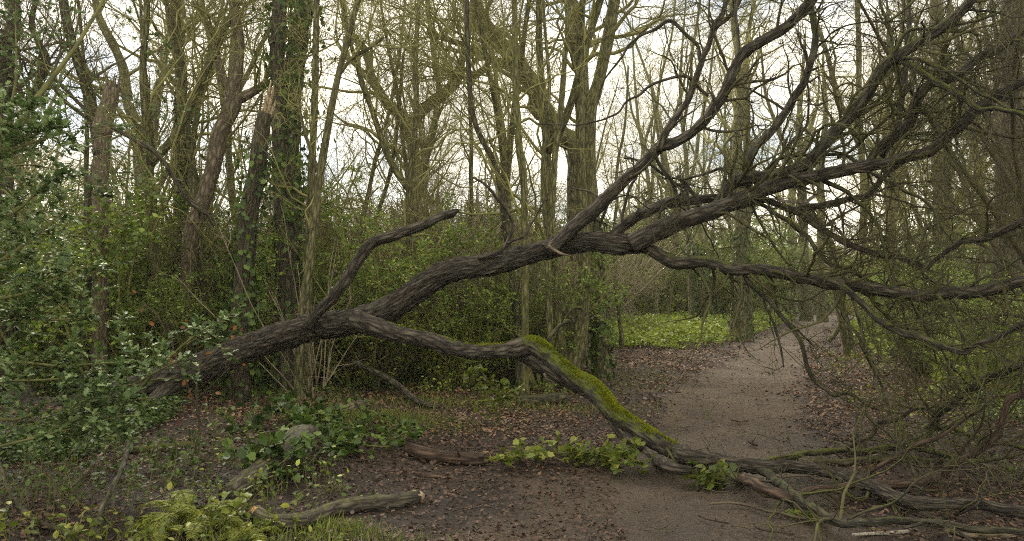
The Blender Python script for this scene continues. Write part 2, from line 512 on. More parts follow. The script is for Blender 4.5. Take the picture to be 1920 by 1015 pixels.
M['log'] = bark('weathered_log_bark', (0.045, 0.038, 0.026), (0.125, 0.11, 0.072), mossc=(0.10, 0.105, 0.02), moss=0.25, bump=0.8, lichen=0.35)
M['twig'] = simple_twig('woodland_twigs', (0.10, 0.088, 0.034), (0.27, 0.245, 0.095), mossc=(0.21, 0.22, 0.045))
M['dark_twig'] = simple_twig('dark_twigs', (0.035, 0.026, 0.017), (0.09, 0.07, 0.042), mossc=(0.08, 0.085, 0.02))
M['pale_twig'] = simple_twig('pale_stems', (0.14, 0.11, 0.07), (0.30, 0.25, 0.16))
M['green_twig'] = simple_twig('green_stems', (0.06, 0.065, 0.018), (0.14, 0.135, 0.04))
M['litter'] = leafmat('dead_leaves', [(0.0, (0.040, 0.022, 0.014)), (0.3, (0.076, 0.040, 0.020)), (0.6, (0.155, 0.088, 0.046)), (0.85, (0.25, 0.17, 0.10)), (0.95, (0.30, 0.12, 0.03)), (1.0, (0.38, 0.30, 0.06))],
                      rough=0.55, spec=0.4, trans=0.1)
M['holly'] = leafmat('holly_leaves', [(0, (0.035, 0.062, 0.014)), (0.55, (0.090, 0.145, 0.040)), (1, (0.30, 0.38, 0.16))], rough=0.5, spec=0.42, trans=0.3)  # palest stop paints in highlights the shaded leaves lack
M['shrub'] = leafmat('shrub_leaves', [(0, (0.055, 0.10, 0.012)), (0.6, (0.16, 0.24, 0.028)), (1, (0.36, 0.45, 0.075))], rough=0.4, spec=0.5, trans=0.4)
M['ivy'] = leafmat('ivy_leaves', [(0, (0.022, 0.045, 0.008)), (0.6, (0.052, 0.092, 0.014)), (1, (0.13, 0.19, 0.03))], rough=0.5, spec=0.28, trans=0.2)
M['lime'] = leafmat('yellow_green_leaves', [(0, (0.055, 0.085, 0.010)), (0.6, (0.13, 0.17, 0.02)), (1, (0.29, 0.30, 0.05))], rough=0.4, spec=0.4, trans=0.4)
M['herb'] = leafmat('herb_leaves', [(0, (0.09, 0.14, 0.012)), (0.6, (0.24, 0.30, 0.03)), (1, (0.42, 0.47, 0.08))], rough=0.45, spec=0.4, trans=0.35)
M['fern'] = leafmat('fern_fronds', [(0, (0.08, 0.11, 0.010)), (1, (0.24, 0.26, 0.025))], rough=0.5, spec=0.3, trans=0.4)
M['grass'] = leafmat('grass_blades', [(0, (0.06, 0.09, 0.012)), (1, (0.22, 0.24, 0.05))], rough=0.5, spec=0.3, trans=0.3)
M['rust'] = leafmat('rusty_leaves', [(0, (0.10, 0.035, 0.012)), (1, (0.28, 0.11, 0.025))], rough=0.5, spec=0.3, trans=0.35)
M['moss'] = leafmat('moss_tufts', [(0, (0.055, 0.080, 0.006)), (1, (0.28, 0.30, 0.016))], rough=0.9, spec=0.1, trans=0.25)
M['split'] = woodmat('split_wood', (0.13, 0.088, 0.050), (0.42, 0.32, 0.20))
M['cut'] = woodmat('cut_wood', (0.28, 0.15, 0.05), (0.50, 0.33, 0.14))
M['orange'] = woodmat('orange_torn_wood', (0.16, 0.055, 0.02), (0.38, 0.16, 0.05))
M['whitewood'] = woodmat('bare_white_wood', (0.20, 0.17, 0.125), (0.42, 0.37, 0.29))

def groundmat():
    m, t, N, L = mat('woodland_ground')
    a = N('ShaderNodeTexCoord')
    ti = N('ShaderNodeAttribute'); ti.attribute_name = 'tint'
    n1 = N('ShaderNodeTexNoise'); n1.inputs['Scale'].default_value = 26; n1.inputs['Detail'].default_value = 9; n1.inputs['Roughness'].default_value = 0.72
    L(a.outputs['Object'], n1.inputs['Vector'])
    n2 = N('ShaderNodeTexNoise'); n2.inputs['Scale'].default_value = 1.3; n2.inputs['Detail'].default_value = 5
    L(a.outputs['Object'], n2.inputs['Vector'])
    r1 = ramp(t, [(0.30, (0.014, 0.010, 0.006)), (0.5, (0.045, 0.030, 0.019)), (0.72, (0.09, 0.062, 0.042))])   # woodland floor
    r2 = ramp(t, [(0.28, (0.034, 0.024, 0.014)), (0.5, (0.092, 0.066, 0.041)), (0.75, (0.165, 0.122, 0.078))])  # trodden path
    L(n1.outputs[0], r1.inputs[0]); L(n1.outputs[0], r2.inputs[0])
    v = N('ShaderNodeTexVoronoi'); v.inputs['Scale'].default_value = 38; L(a.outputs['Object'], v.inputs['Vector'])
    vm = N('ShaderNodeMapRange'); vm.inputs[1].default_value = 0.0; vm.inputs[2].default_value = 0.5; vm.inputs[3].default_value = 0.72; vm.inputs[4].default_value = 1.1
    L(v.outputs['Distance'], vm.inputs[0])
    r3 = N('ShaderNodeVectorMath'); r3.operation = 'SCALE'; L(r2.outputs[0], r3.inputs[0]); L(vm.outputs[0], r3.inputs['Scale'])
    ad = N('ShaderNodeMath'); ad.operation = 'ADD'; L(ti.outputs['Fac'], ad.inputs[0]); L(n2.outputs[0], ad.inputs[1])
    mr = N('ShaderNodeMapRange'); mr.inputs[1].default_value = 0.35; mr.inputs[2].default_value = 0.85; L(ad.outputs[0], mr.inputs[0])
    mm = N('ShaderNodeMixRGB'); L(mr.outputs[0], mm.inputs[0]); L(r1.outputs[0], mm.inputs[1]); L(r3.outputs[0], mm.inputs[2])
    dk = N('ShaderNodeMapRange'); dk.inputs[1].default_value = 0.3; dk.inputs[2].default_value = 0.7; dk.inputs[3].default_value = 0.75; dk.inputs[4].default_value = 1.15
    L(n2.outputs[0], dk.inputs[0])
    wa = N('ShaderNodeAttribute'); wa.attribute_name = 'bco'
    wr = N('ShaderNodeMapRange'); wr.inputs[3].default_value = 1.0; wr.inputs[4].default_value = 0.62; L(wa.outputs['Fac'], wr.inputs[0])
    wm = N('ShaderNodeMath'); wm.operation = 'MULTIPLY'; L(dk.outputs[0], wm.inputs[0]); L(wr.outputs[0], wm.inputs[1])
    ro = N('ShaderNodeMapRange'); ro.inputs[3].default_value = 0.8; ro.inputs[4].default_value = 0.52; L(wa.outputs['Fac'], ro.inputs[0])
    m2 = N('ShaderNodeVectorMath'); m2.operation = 'SCALE'; L(mm.outputs[0], m2.inputs[0]); L(wm.outputs[0], m2.inputs['Scale'])
    bp = N('ShaderNodeBump'); bp.inputs['Strength'].default_value = 0.9; bp.inputs['Distance'].default_value = 0.05; L(n1.outputs[0], bp.inputs['Height'])
    bp2 = N('ShaderNodeBump'); bp2.inputs['Strength'].default_value = 0.5; bp2.inputs['Distance'].default_value = 0.02; L(v.outputs['Distance'], bp2.inputs['Height']); L(bp.outputs[0], bp2.inputs['Normal'])
    bs = N('ShaderNodeBsdfPrincipled'); bs.inputs['Roughness'].default_value = 0.75; bs.inputs['Specular IOR Level'].default_value = 0.35
    L(ro.outputs[0], bs.inputs['Roughness']); L(m2.outputs[0], bs.inputs['Base Color']); L(bp2.outputs[0], bs.inputs['Normal'])
    o = N('ShaderNodeOutputMaterial'); L(bs.outputs[0], o.inputs[0])
    return m
M['ground'] = groundmat()

# ================================================================== GROUND AND PATH
def grid_axis(a, b, fine0, fine1, d):
    mid = np.arange(fine0, fine1, d)
    up, x, st = [], fine1, d
    while x < b:
        up.append(x); st *= 1.07; x += st
    dn, x, st = [], fine0 - d, d
    while x > a:
        dn.append(x); st *= 1.07; x -= st
    return np.array(dn[::-1] + list(mid) + up + [b])

def build_ground():
    X = grid_axis(-220, 220, -5.5, 7.5, 0.06); Y = grid_axis(-30, 260, 4.0, 15.0, 0.06)
    xx, yy = np.meshgrid(X, Y)
    zz = gz(xx, yy)
    pn = pathness(xx, yy)
    zz = zz - 0.03 * np.clip(pn * 2, 0, 1) * np.clip((yy - 3) / 2, 0, 1)
    ny, nx = xx.shape
    V = np.stack([xx, yy, zz], -1).reshape(-1, 3)
    i = np.arange(ny - 1)[:, None] * nx; j = np.arange(nx - 1)[None]
    F = np.stack([i + j, i + j + 1, i + nx + j + 1, i + nx + j], -1).reshape(-1, 4)
    fc = pn.reshape(-1)[F].mean(1)
    for nm, sel in (('path', fc > 0.0), ('ground', fc <= 0.0)):
        f = F[sel]; u, inv = np.unique(f, return_inverse=True)
        g = Geo(); wet = np.clip((10.5 - V[u][:, 1]) / 4, 0, 1) * np.clip(.75 + .6 * fbm(V[u] * np.array([1.1, 1.1, 0]), 55, 3), 0, 1)
        g.add(V[u], inv.reshape(-1, 4), np.stack([wet, wet, wet], 1), np.clip(pn.reshape(-1)[u] * 1.6, -0.6, 0.6))
        tag(g.obj(nm, M['ground']), kind='structure')
build_ground()

def build_litter():
    rg = rng(3)
    g = Geo()
    # rings of decreasing density: (y0, y1, x0, x1, per m2, size)
    for y0, y1, dens, sz in ((4.6, 7.5, 760, .036), (7.5, 11, 560, .042), (11, 16, 300, .055), (16, 24, 150, .068), (24, 40, 45, .09), (40, 60, 14, .13)):
        xl, xr = -0.70 * y1 - 0.5, 0.70 * y1 + 0.5
        n = int((xr - xl) * (y1 - y0) * dens)
        x = rg.uniform(xl, xr, n); y = rg.uniform(y0, y1, n)
        k = np.abs(x / y) < 0.68
        x, y = x[k], y[k]
        pn = pathness(x, y)
        # sparse on the trodden centre, thick beside it, broken on the muddy foreground
        lim = np.where(pn > 0, np.exp(-pn / 0.22) * 0.65 + 0.012, 1.0)
        patch = fbm(np.stack([x * .8, y * .8, x * 0], -1), 21, 3)
        lim = lim * np.clip(0.78 + 0.5 * patch, 0.1, 1)
        lim = np.where((y < 8.6) & (x > -1.6) & (x < .75 + .25 * patch + .12 * (y - 5)), np.maximum(lim * .8, .72 + .35 * patch), lim)
        k = rg.uniform(size=len(x)) < lim
        x, y, pn = x[k], y[k], pn[k]
        n = len(x)
        z = gz(x, y) + rg.uniform(0.0, 0.035, n) - 0.03 * np.clip(pn * 2, 0, 1)
        a = rg.uniform(0, 2 * np.pi, n)
        t = np.stack([np.cos(a), np.sin(a), rg.normal(0, .25, n)], -1)
        nn = unit(np.stack([rg.normal(0, .38, n), rg.normal(0, .38, n), np.ones(n)], -1))
        red = vnoise(np.stack([x * .35, y * .35, x * 0], -1), 31)
        tint = np.clip(rg.beta(2.2, 2.6, n) * 0.95 + 0.08 * red + np.where(rg.uniform(size=n) < 0.012, 0.6, 0), 0, 1)
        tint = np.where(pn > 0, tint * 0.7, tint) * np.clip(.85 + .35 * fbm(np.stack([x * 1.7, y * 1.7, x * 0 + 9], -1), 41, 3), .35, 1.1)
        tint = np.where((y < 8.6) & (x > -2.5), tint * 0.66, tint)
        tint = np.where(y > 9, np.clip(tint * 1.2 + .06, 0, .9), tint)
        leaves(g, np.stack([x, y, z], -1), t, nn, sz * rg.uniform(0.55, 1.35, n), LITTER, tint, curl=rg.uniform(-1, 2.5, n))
    n = 16000; x = rg.uniform(-3, 7, n); y = 4.8 + 14 * rg.uniform(0, 1, n) ** 1.6; pn = pathness(x, y); k = pn > 0; x, y = x[k], y[k]; n = len(x)      # crumbs of leaf and soil trodden into the path
    leaves(g, np.stack([x, y, gz(x, y) - .026], -1), rg.normal(size=(n, 3)) * np.array([1, 1, .3]), unit(rg.normal(size=(n, 3)) * .4 + np.array([0, 0, 1])), rg.uniform(.006, .022, n), LITTER, rg.uniform(.0, .5, n), curl=rg.uniform(0, 3, n))
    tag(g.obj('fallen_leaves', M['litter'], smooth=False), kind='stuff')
build_litter()

# ================================================================== WOODLAND TREE GENERATOR
def wander(p0, d, ln, n, wob, rg, up=0.05, drift=0.0):
    p, out = np.array(p0, float), [np.array(p0, float)]
    d = unit(np.array(d, float)); dr = rg.normal(size=3) * drift
    for _ in range(n - 1):
        d = unit(d + rg.normal(size=3) * wob + dr + np.array([0, 0, up])); p = p + d * ln / (n - 1); out.append(p)
    return np.array(out)

def crown_geo(g, P0, r0, rg, limbs, H, fine=1.0, lean=None, t0=0.3, moss=0.3, rmin=0.005, depth=4):
    """bare branches on the given stems (M,N,3)"""
    P1, r1 = grow(P0, r0, limbs, rg, (H * .22, H * .42), ang=(28, 62), n=11, rr=0.42, t0=t0, t1=.97, up=.09, wob=.29, rmin=rmin * 2.2, lt=.45)
    tubes(g, P1, r1, 5, moss)
    P2, r2 = grow(P1, r1, max(1, int(8 * fine)), rg, (H * .09, H * .19), ang=(25, 65), n=8, rr=.5, t0=.15, up=.07, wob=.27, rmin=rmin * 1.5, lt=.4)
    tubes(g, P2, r2, 4, moss)
    P3, r3 = grow(P2, r2, max(1, int(7 * fine)), rg, (H * .045, H * .10), ang=(25, 70), n=5, rr=.6, t0=.12, up=.04, wob=.3, rmin=rmin * 1.1, lt=.4)
    tubes(g, P3, r3, 3, moss)
    if depth > 3:
        P4, r4 = grow(P3, r3, max(1, int(4 * fine)), rg, (H * .02, H * .05), ang=(25, 70), n=4, rr=.7, t0=.15, up=.02, wob=.3, rmin=rmin * .8, lt=.3)
        tubes(g, P4, r4, 3, moss)
    return P1, P2

def make_tree(seed, H, r, wob=0.05, fork=0, fine=0.75, limbs=14, t0=.28, tmat='wood_bark', cmat='twig', lean=(0, 0), moss=0.3, rmin=0.0022):
    rg = rng(seed)
    root = empty('bare_tree', (0, 0, 0), None, 'tree')
    g = Geo()
    st = [wander((0, 0, -0.25), (lean[0], lean[1], 1), H, 14, wob, rg, up=.12, drift=.015)]
    base_r = r * (1 - np.linspace(0, 1, 14)) ** 0.75 + 0.02
    base_r[0] *= 1.45; base_r[1] *= 1.02
    rr = [base_r]
    for k in range(fork):
        i = int(rg.integers(4, 8)); a = rg.uniform(0, 6.28)
        q = wander(st[0][i], (math.cos(a) * .7, math.sin(a) * .7, 1), H * .6, 14, wob * 1.3, rg, up=.1)
        st.append(q); rr.append(base_r[i] * .75 * (1 - np.linspace(0, 1, 14)) ** .8 + .015)
    for q, r_ in zip(st, rr):
        tube(g, spline(np.c_[q, r_], 40), 10, rough=.10, moss=moss, seed=seed % 97, freq=5)
    trunk = g.obj('trunk', M[tmat], root)
    g = Geo()
    crown_geo(g, np.array(st), np.array(rr), rg, limbs, H, fine=fine, t0=t0, moss=moss, rmin=rmin)
    g.obj('crown', M[cmat], root)
    return root

# ---- shrubs
def make_shrub(seed, h, stems, leafn, lsize, tmpl, lmat, tmatn='twig', spread=.6, name='leafy_shrub', fine=1.0, tints=(0, 1), rmin=.0035, flat=.5, cat='shrub'):
    rg = rng(seed)
    root = empty(name, (0, 0, 0), None, cat)
    g = Geo()
    P0, r0 = [], []
    for k in range(stems):
        a = rg.uniform(0, 6.28); o_ = rg.uniform(0, .25) * spread
        q = wander((math.cos(a) * o_, math.sin(a) * o_, -.05), (math.cos(a) * spread, math.sin(a) * spread, 1.0), h * rg.uniform(.75, 1.1), 12, .10, rg, up=.02)
        P0.append(q); r0.append(rg.uniform(.008, .02) * h / 2 * (1 - np.linspace(0, 1, 12)) ** .7 + .003)
    P0, r0 = np.array(P0), np.array(r0)
    tubes(g, P0, r0, 5, .3)
    P1, r1 = grow(P0, r0, 9, rg, (h * .2, h * .45), ang=(30, 75), n=8, rr=.5, t0=.12, up=.02, wob=.22, rmin=rmin * 1.3)
    tubes(g, P1, r1, 3, .3)
    P2, r2 = grow(P1, r1, max(1, int(6 * fine)), rg, (h * .08, h * .2), ang=(30, 70), n=5, rr=.6, t0=.1, up=.0, wob=.28, rmin=rmin)
    tubes(g, P2, r2, 3, .3)
    if leafn == 0 or fine > 1.2:
        P3, r3 = grow(P2, r2, 4, rg, (h * .04, h * .1), ang=(30, 70), n=4, rr=.7, t0=.1, up=.0, wob=.28, rmin=rmin * .8)
        tubes(g, P3, r3, 3, .3)
    g.obj('stems', M[tmatn], root)
    if leafn:
        g = Geo()
        leaf_on(g, P2, leafn, rg, lsize, tmpl, tints, t0=.1, flat=flat)
        leaf_on(g, P1, max(1, leafn), rg, lsize, tmpl, tints, t0=.3, flat=flat)
        g.obj('foliage', M[lmat], root, smooth=False)
    return root

def rename_copy(src, loc, rz, sc, label, group, name=None, tilt=(0, 0)):
    c = copy_thing(src)
    c.location = tuple(float(v) for v in loc); c.rotation_euler = (tilt[0], tilt[1], rz)
    c.scale = (sc, sc, sc) if np.ndim(sc) == 0 else sc
    if name: c.name = name
    c['label'] = label; c['group'] = group
    return c

# ================================================================== HAND-PLACED STANDING TREES (traced from the photograph, each at its own distance)
def trace(rows, Y=None):
    """rows (px, py, width_px[, Y]) -> x,y,z,r"""
    out = []
    for q in rows:
        d = q[3] if len(q) > 3 else Y
        p = at(q[0], q[1], d)
        out.append([*p, q[2] * .5 * d / FPX])
    return np.array(out)

def stake(rows, Y, base=True):
    """like trace but the first row is pushed down into the soil"""
    A = trace(rows, Y)
    if base:
        b = A[0].copy(); b[2] = float(gz(b[0], b[1])) - .12
        if A[0][2] - b[2] > .25:
            A = np.vstack([b, A])
        else:
            A[0] = b
    return A

def hero_tree(label, rows, Y, tm, cm='twig', limbs=12, H=14, fine=1.0, t0=.35, moss=.3, extra=(), seed=1, group=None, name='bare_tree', sides=16, top=None, rough=.10, flare=1.25,
              ivy=None, rmin=.006, depth=4, ivymat='ivy', bumpr=0.0, cat='tree', wiggle=0.0):
    rmin = min(rmin, .0042)
    rg = rng(seed)
    A = stake(rows, Y)
    if top is not None:                        # continue above the frame
        d = unit(A[-1, :3] - A[-3, :3]); q = A[-1, :3]
        e = wander(q, d, top, 7, .10, rg, up=.12)[1:]
        rr = np.linspace(A[-1, 3] * .92, .02, 6)
        A = np.vstack([A, np.c_[e, rr]])
    A[0, 3] *= flare
    root = empty(name, (A[0, 0], A[0, 1], A[0, 2] + .12), label, cat, group)
    g = Geo()
    n = max(40, int(np.sum(np.linalg.norm(np.diff(A[:, :3], axis=0), axis=1)) / .06))
    Q = spline(A, min(n, 260)); Q[:, 3] = np.maximum(Q[:, 3], .01)
    if wiggle:
        Q[:, :3] += wiggle * np.stack([vnoise(np.stack([Q[:, 2] * 1.3, Q[:, 0] * 0 + seed, Q[:, 0] * 0 + k], -1), 3) for k in range(3)], -1)
    tube(g, Q, sides, rough=rough, moss=moss, seed=seed, freq=6, ridge=bumpr)
    S = [spline(A, 14)]
    for e in extra:
        B = trace(e, Y)
        tube(g, spline(B, 60), max(8, sides - 4), rough=rough, moss=moss, seed=seed + 1, freq=6)
        S.append(spline(B, 14))
    g.obj('trunk', M[tm], root)
    if limbs:
        g = Geo()
        S = np.array(S)
        crown_geo(g, S[..., :3], np.maximum(S[..., 3], .01), rg, limbs, H, fine=fine, t0=t0, moss=moss, rmin=rmin, depth=depth)
        g.obj('crown', M[cm], root)
    if ivy:
        ivy_on(root, Q, ivy, rg, ivymat)
    return root, Q

def ivy_on(root, Q, spec, rg, m='ivy'):
    """spec: (z0, z1, count, leaf size, spread)"""
    g = Geo(); gs = Geo()
    for z0, z1, cnt, sz, sp in spec:
        k = np.where((Q[:, 2] >= z0) & (Q[:, 2] <= z1))[0]
        if len(k) < 3: continue
        # climbing stems
        vs = []
        for v in range(5):
            a = rg.uniform(0, 6.28) + np.cumsum(rg.normal(0, .13, len(k)))
            P = Q[k, :3] + (Q[k, 3] + .008)[:, None] * np.stack([np.cos(a), np.sin(a), a * 0], -1)
            vs.append(spline(np.c_[P, a * 0], 40)[:, :3])
        tubes(gs, np.array(vs), np.full((5, 40), .009), 4, 0)
        i = rg.choice(k, cnt)
        # clumpy: reject by noise
        a = rg.uniform(0, 2 * np.pi, cnt)
        nn = np.stack([np.cos(a), np.sin(a), rg.normal(.25, .3, cnt)], -1)
        keep = vnoise(np.stack([np.cos(a) * 1.5, Q[i, 2] * 1.6, np.sin(a) * 1.5], -1), 7) + rg.normal(0, .2, cnt) > -.15
        i, a, nn = i[keep], a[keep], nn[keep]; n_ = len(i)
        P = Q[i, :3] + (Q[i, 3] + np.abs(rg.normal(0, sp, n_)) + .01)[:, None] * nn + rg.normal(0, .03, (n_, 3))
        t = np.stack([-np.sin(a) * rg.normal(0, .6, n_), np.cos(a) * rg.normal(0, .6, n_), -np.ones(n_) * rg.uniform(.2, 1, n_)], -1)
        leaves(g, P, t, unit(nn + rg.normal(0, .35, nn.shape)), rg.uniform(sz * .6, sz * 1.3, n_), IVY, rg.uniform(0, 1, n_))
    if g.n:
        gs.obj('ivy_stems', M['dark_twig'], root)
        g.obj('ivy', M[m], root, smooth=False)

# the broken birch stem at the left
rt, Q = hero_tree('broken upright birch stem with a ragged top and dark knots, at the left among holly', [(187, 690, 30), (187, 560, 28), (188, 480, 27), (187, 420, 27), (189, 360, 28), (190, 300, 28), (191, 262, 28), (192, 245, 36), (198, 215, 33), (206, 190, 30), (209, 165, 29)], 12.0, 'birch',
                  limbs=0, seed=5, name='broken_birch_stem', rough=.07, moss=.1, sides=20, flare=1.2)
g = Geo()
rg = rng(8)
for k in range(14):                 # splinters round the broken top
    a = rg.uniform(0, 6.28); r_ = Q[-1, 3] * rg.uniform(.2, .85)
    b = Q[-1, :3] + np.array([math.cos(a) * r_, math.sin(a) * r_, -.05])
    h_ = rg.uniform(.05, .2) * (1.6 if math.cos(a) > .2 else .7)
    tube(g, spline(np.array([[*b, .030], [*(b + [0.004, 0, h_ * .5]), .024], [*(b + [.012, 0, h_]), .004]]), 5), 5, rough=.2, seed=k)
g.obj('splintered_top', M['birch'], rt)
for (px, py, s) in ((190, 408, 16), (194, 362, 18), (188, 287, 15), (186, 258, 17)):
    c = at(px, py, 12.0); ww = s * 12.0 / FPX
    g = Geo()
    tube(g, spline(np.array([[*(c + [0, 0, -.055]), ww * .80], [*(c + [0, 0, -.02]), ww * .93], [*(c + [0, 0, .02]), ww * .90], [*(c + [0, 0, .06]), ww * .78]]), 9), 20, rough=.30, freq=11, seed=int(py))
    g.obj('knot', M['dark_bark'], rt)
g = Geo()
A = trace([(196, 370, 6), (203, 378, 10), (210, 380, 9), (213, 381, 3)], 11.8)
tube(g, spline(A, 8), 10, rough=.1)
g.obj('bracket_fungus', M['birch'], rt)
A = trace([(208, 238, 8), (236, 254, 7), (262, 268, 8), (290, 285, 9), (312, 310, 9), (333, 345, 10), (355, 375, 11), (375, 392, 13), (392, 405, 10), (402, 424, 6)], 11.8)
g = Geo(); tube(g, spline(A, 50), 8, rough=.08)
P, r_ = grow(spline(A, 12)[None, :, :3], spline(A, 12)[None, :, 3], 14, rng(4), (.25, .8), ang=(30, 75), n=8, rr=.4, wob=.25, rmin=0.0019)
tubes(g, P, r_, 4); P, r_ = grow(P, r_, 4, rng(4), (.1, .3), n=5, rr=.6, wob=.3, rmin=0.0012); tubes(g, P, r_, 3)
g.obj('dead_branch', M['dark_bark'], rt)

# leaning flaky birch, then forked high up
hero_tree('pale flaky barked birch leaning right with swollen knots, left of the ivy clad trunks', [(350, 640, 26), (352, 520, 26), (358, 440, 28), (375, 392, 30), (385, 362, 28), (398, 320, 29), (405, 285, 32), (412, 250, 30), (428, 218, 30), (438, 190, 30), (440, 165, 24), (446, 130, 20), (449, 80, 19), (442, 40, 18), (436, -10, 17)], 13.0, 'birch', limbs=9,
          H=9, fine=0.58, seed=11, top=4, t0=.55, name='birch_tree', extra=[[(438, 190, 24), (460, 180, 20), (486, 165, 14), (500, 150, 9)], [(425, 215, 22), (432, 180, 18), (420, 150, 15), (408, 110, 13), (404, 70, 12), (385, 40, 11), (365, 5, 10)]], rmin=.005, sides=18, rough=.09)

# ivy trunk with torn yellow top
rt, Q = hero_tree('ivy wrapped trunk snapped off to a torn yellow splinter', [(452, 660, 40), (455, 560, 36), (460, 480, 33), (466, 400, 33), (476, 350, 34), (484, 300, 32), (490, 260, 29), (496, 220, 26), (499, 212, 24)], 11.3, 'dark_bark', limbs=0, seed=21,
                  name='broken_ivy_trunk', ivy=[(-.2, 2.0, 900, .075, .08), (1.9, 3.6, 420, .07, .12)], sides=20, bumpr=.006)
g = Geo()
for (a_, b_, c_, w0) in (((493, 222), (501, 190), (508, 152), 9), ((499, 224), (507, 195), (513, 160), 8), ((506, 222), (512, 205), (517, 188), 8), ((488, 220), (494, 205), (500, 178), 6), ((502, 222), (504, 205), (510, 170), 9)):
    tube(g, spline(trace([(*a_, w0, 11.3), (*b_, w0 * .9, 11.28), (*c_, w0 * .3, 11.26)]), 9), 5, rough=.25, seed=int(w0 * 3 + a_[0]), freq=20)
g.obj('torn_top', M['split'], rt)

hero_tree('tall straight ivy clad trunk directly behind the torn yellow splinter', [(543, 650, 46), (543, 520, 40), (538, 420, 40), (532, 330, 38), (526, 240, 30), (522, 160, 26), (520, 80, 24), (524, 0, 24)], 12.2, 'dark_bark', limbs=8, H=8, fine=0.58, seed=22, top=5, t0=.5, ivy=[(0, 3.2, 900, .07, .12), (3.2, 6.5, 1100, .07, .20)],
          name='ivy_clad_tree', sides=16, rmin=0.0031)
hero_tree('brownish trunk with ivy leaning right at the top, right of the tall ivy trunk', [(556, 640, 34), (550, 500, 32), (546, 380, 33), (545, 280, 34), (548, 180, 36), (553, 120, 34), (563, 60, 34), (572, -10, 32)], 13.2, 'wood_bark', limbs=8, H=9, fine=0.58, seed=23, top=4, t0=.55,
          ivy=[(2.5, 6.5, 1100, .075, .25)], name='ivy_clad_tree', rmin=0.0031)
hero_tree('slim olive stem rising straight, first to the right of the ivy trunks', [(578, 600, 15), (580, 480, 15), (584, 330, 15), (590, 200, 13), (592, 90, 12), (594, -10, 11)], 11.7, 'mossy_bark', limbs=6, H=5, fine=0.58, seed=24, top=2.5, t0=.3, sides=10, rmin=0.0022)
hero_tree('slim olive stem curving to the right and forking above, near the ivy trunks', [(560, 680, 16), (566, 580, 15), (580, 500, 15), (590, 420, 15), (600, 330, 14), (615, 240, 14), (630, 160, 13), (650, 80, 12), (672, -5, 11)], 11.2, 'mossy_bark', limbs=7, H=5, fine=0.58, seed=25, top=2, t0=.25, sides=10, rmin=.0035,
          extra=[[(636, 140, 8), (660, 110, 8), (690, 92, 7), (720, 70, 6)], [(600, 330, 9), (575, 260, 7), (560, 200, 5)]])

# middle of the picture
hero_tree('upright mossy trunk forking near its top beside the crossing leaning oak limb', [(1128, 700, 32), (1124, 620, 33), (1115, 500, 32), (1108, 400, 31), (1104, 300, 28), (1103, 240, 28), (1106, 200, 28), (1118, 170, 24), (1130, 120, 24), (1142, 60, 23), (1153, -10, 22)], 14.6, 'mossy_bark', limbs=9, H=11, fine=0.65, seed=31, top=4, t0=.5,
          ivy=[(-.2, 1.5, 750, .065, .035), (1.5, 3.0, 260, .065, .05)], name='forked_mossy_tree', moss=.35, extra=[[(1104, 240, 20), (1096, 190, 15), (1084, 130, 13), (1070, 60, 12), (1060, -10, 11)]])
hero_tree('big dark oak with a great limb leaning up to the left', [(1098, 660, 40), (1092, 560, 40), (1088, 440, 40), (1085, 330, 42), (1082, 290, 44), (1075, 270, 40), (1045, 245, 38), (1020, 205, 36), (1000, 160, 34), (965, 110, 32), (935, 75, 26), (905, 35, 24), (885, -10, 22)], 17.5, 'wood_bark', limbs=14, H=13, fine=0.72, seed=32, top=5, t0=.4,
          name='oak_tree', extra=[[(1088, 300, 30), (1094, 200, 26), (1088, 110, 26), (1078, 40, 22), (1070, -20, 20)], [(985, 135, 18), (930, 120, 14), (880, 145, 12), (830, 130, 9)], [(1000, 165, 16), (960, 130, 14), (880, 90, 13), (800, 60, 9)]], wiggle=.06, rmin=0.0043)
hero_tree('mossy trunk leaning right at its foot behind the bent mossy branch', [(1072, 690, 30), (1085, 640, 27), (1092, 590, 25), (1096, 520, 24), (1094, 440, 22), (1090, 360, 20)], 13.0, 'mossy_bark', limbs=5, H=7, fine=0.50, seed=33, top=5, t0=.5)
hero_tree('slim bright mossy stem in front of the oak limb', [(985, 640, 14), (984, 450, 14), (981, 330, 15), (973, 270, 15), (967, 180, 13), (966, 90, 12), (965, -10, 11)], 11.5, 'mossy_bark', limbs=6, H=6, fine=0.58, seed=34, top=3, t0=.3, moss=.55, sides=10, rmin=0.0025)
hero_tree('dark slender stem bending right as it goes down, left of the bright mossy stem', [(972, 640, 13), (962, 540, 13), (950, 440, 13), (938, 350, 12), (925, 300, 12), (905, 265, 11), (888, 220, 10), (880, 150, 10), (876, 60, 9), (875, -10, 9)], 12.6, 'dark_bark', limbs=6, H=6, fine=0.58, seed=35, top=3, t0=.3, sides=10, rmin=0.0025)
hero_tree('slender olive stem with twin leaders left of the upright mossy trunk', [(1032, 640, 13), (1028, 500, 13), (1034, 400, 13), (1040, 300, 12), (1052, 200, 12), (1058, 120, 10), (1066, 40, 9), (1070, -10, 9)], 12.2, 'mossy_bark', limbs=6, H=6, fine=0.58, seed=36, top=3, t0=.25, sides=10, moss=.4,
          extra=[[(1030, 450, 9), (1018, 350, 9), (1022, 250, 8), (1030, 160, 7), (1022, 60, 6), (1018, -10, 6)]], rmin=0.0025)
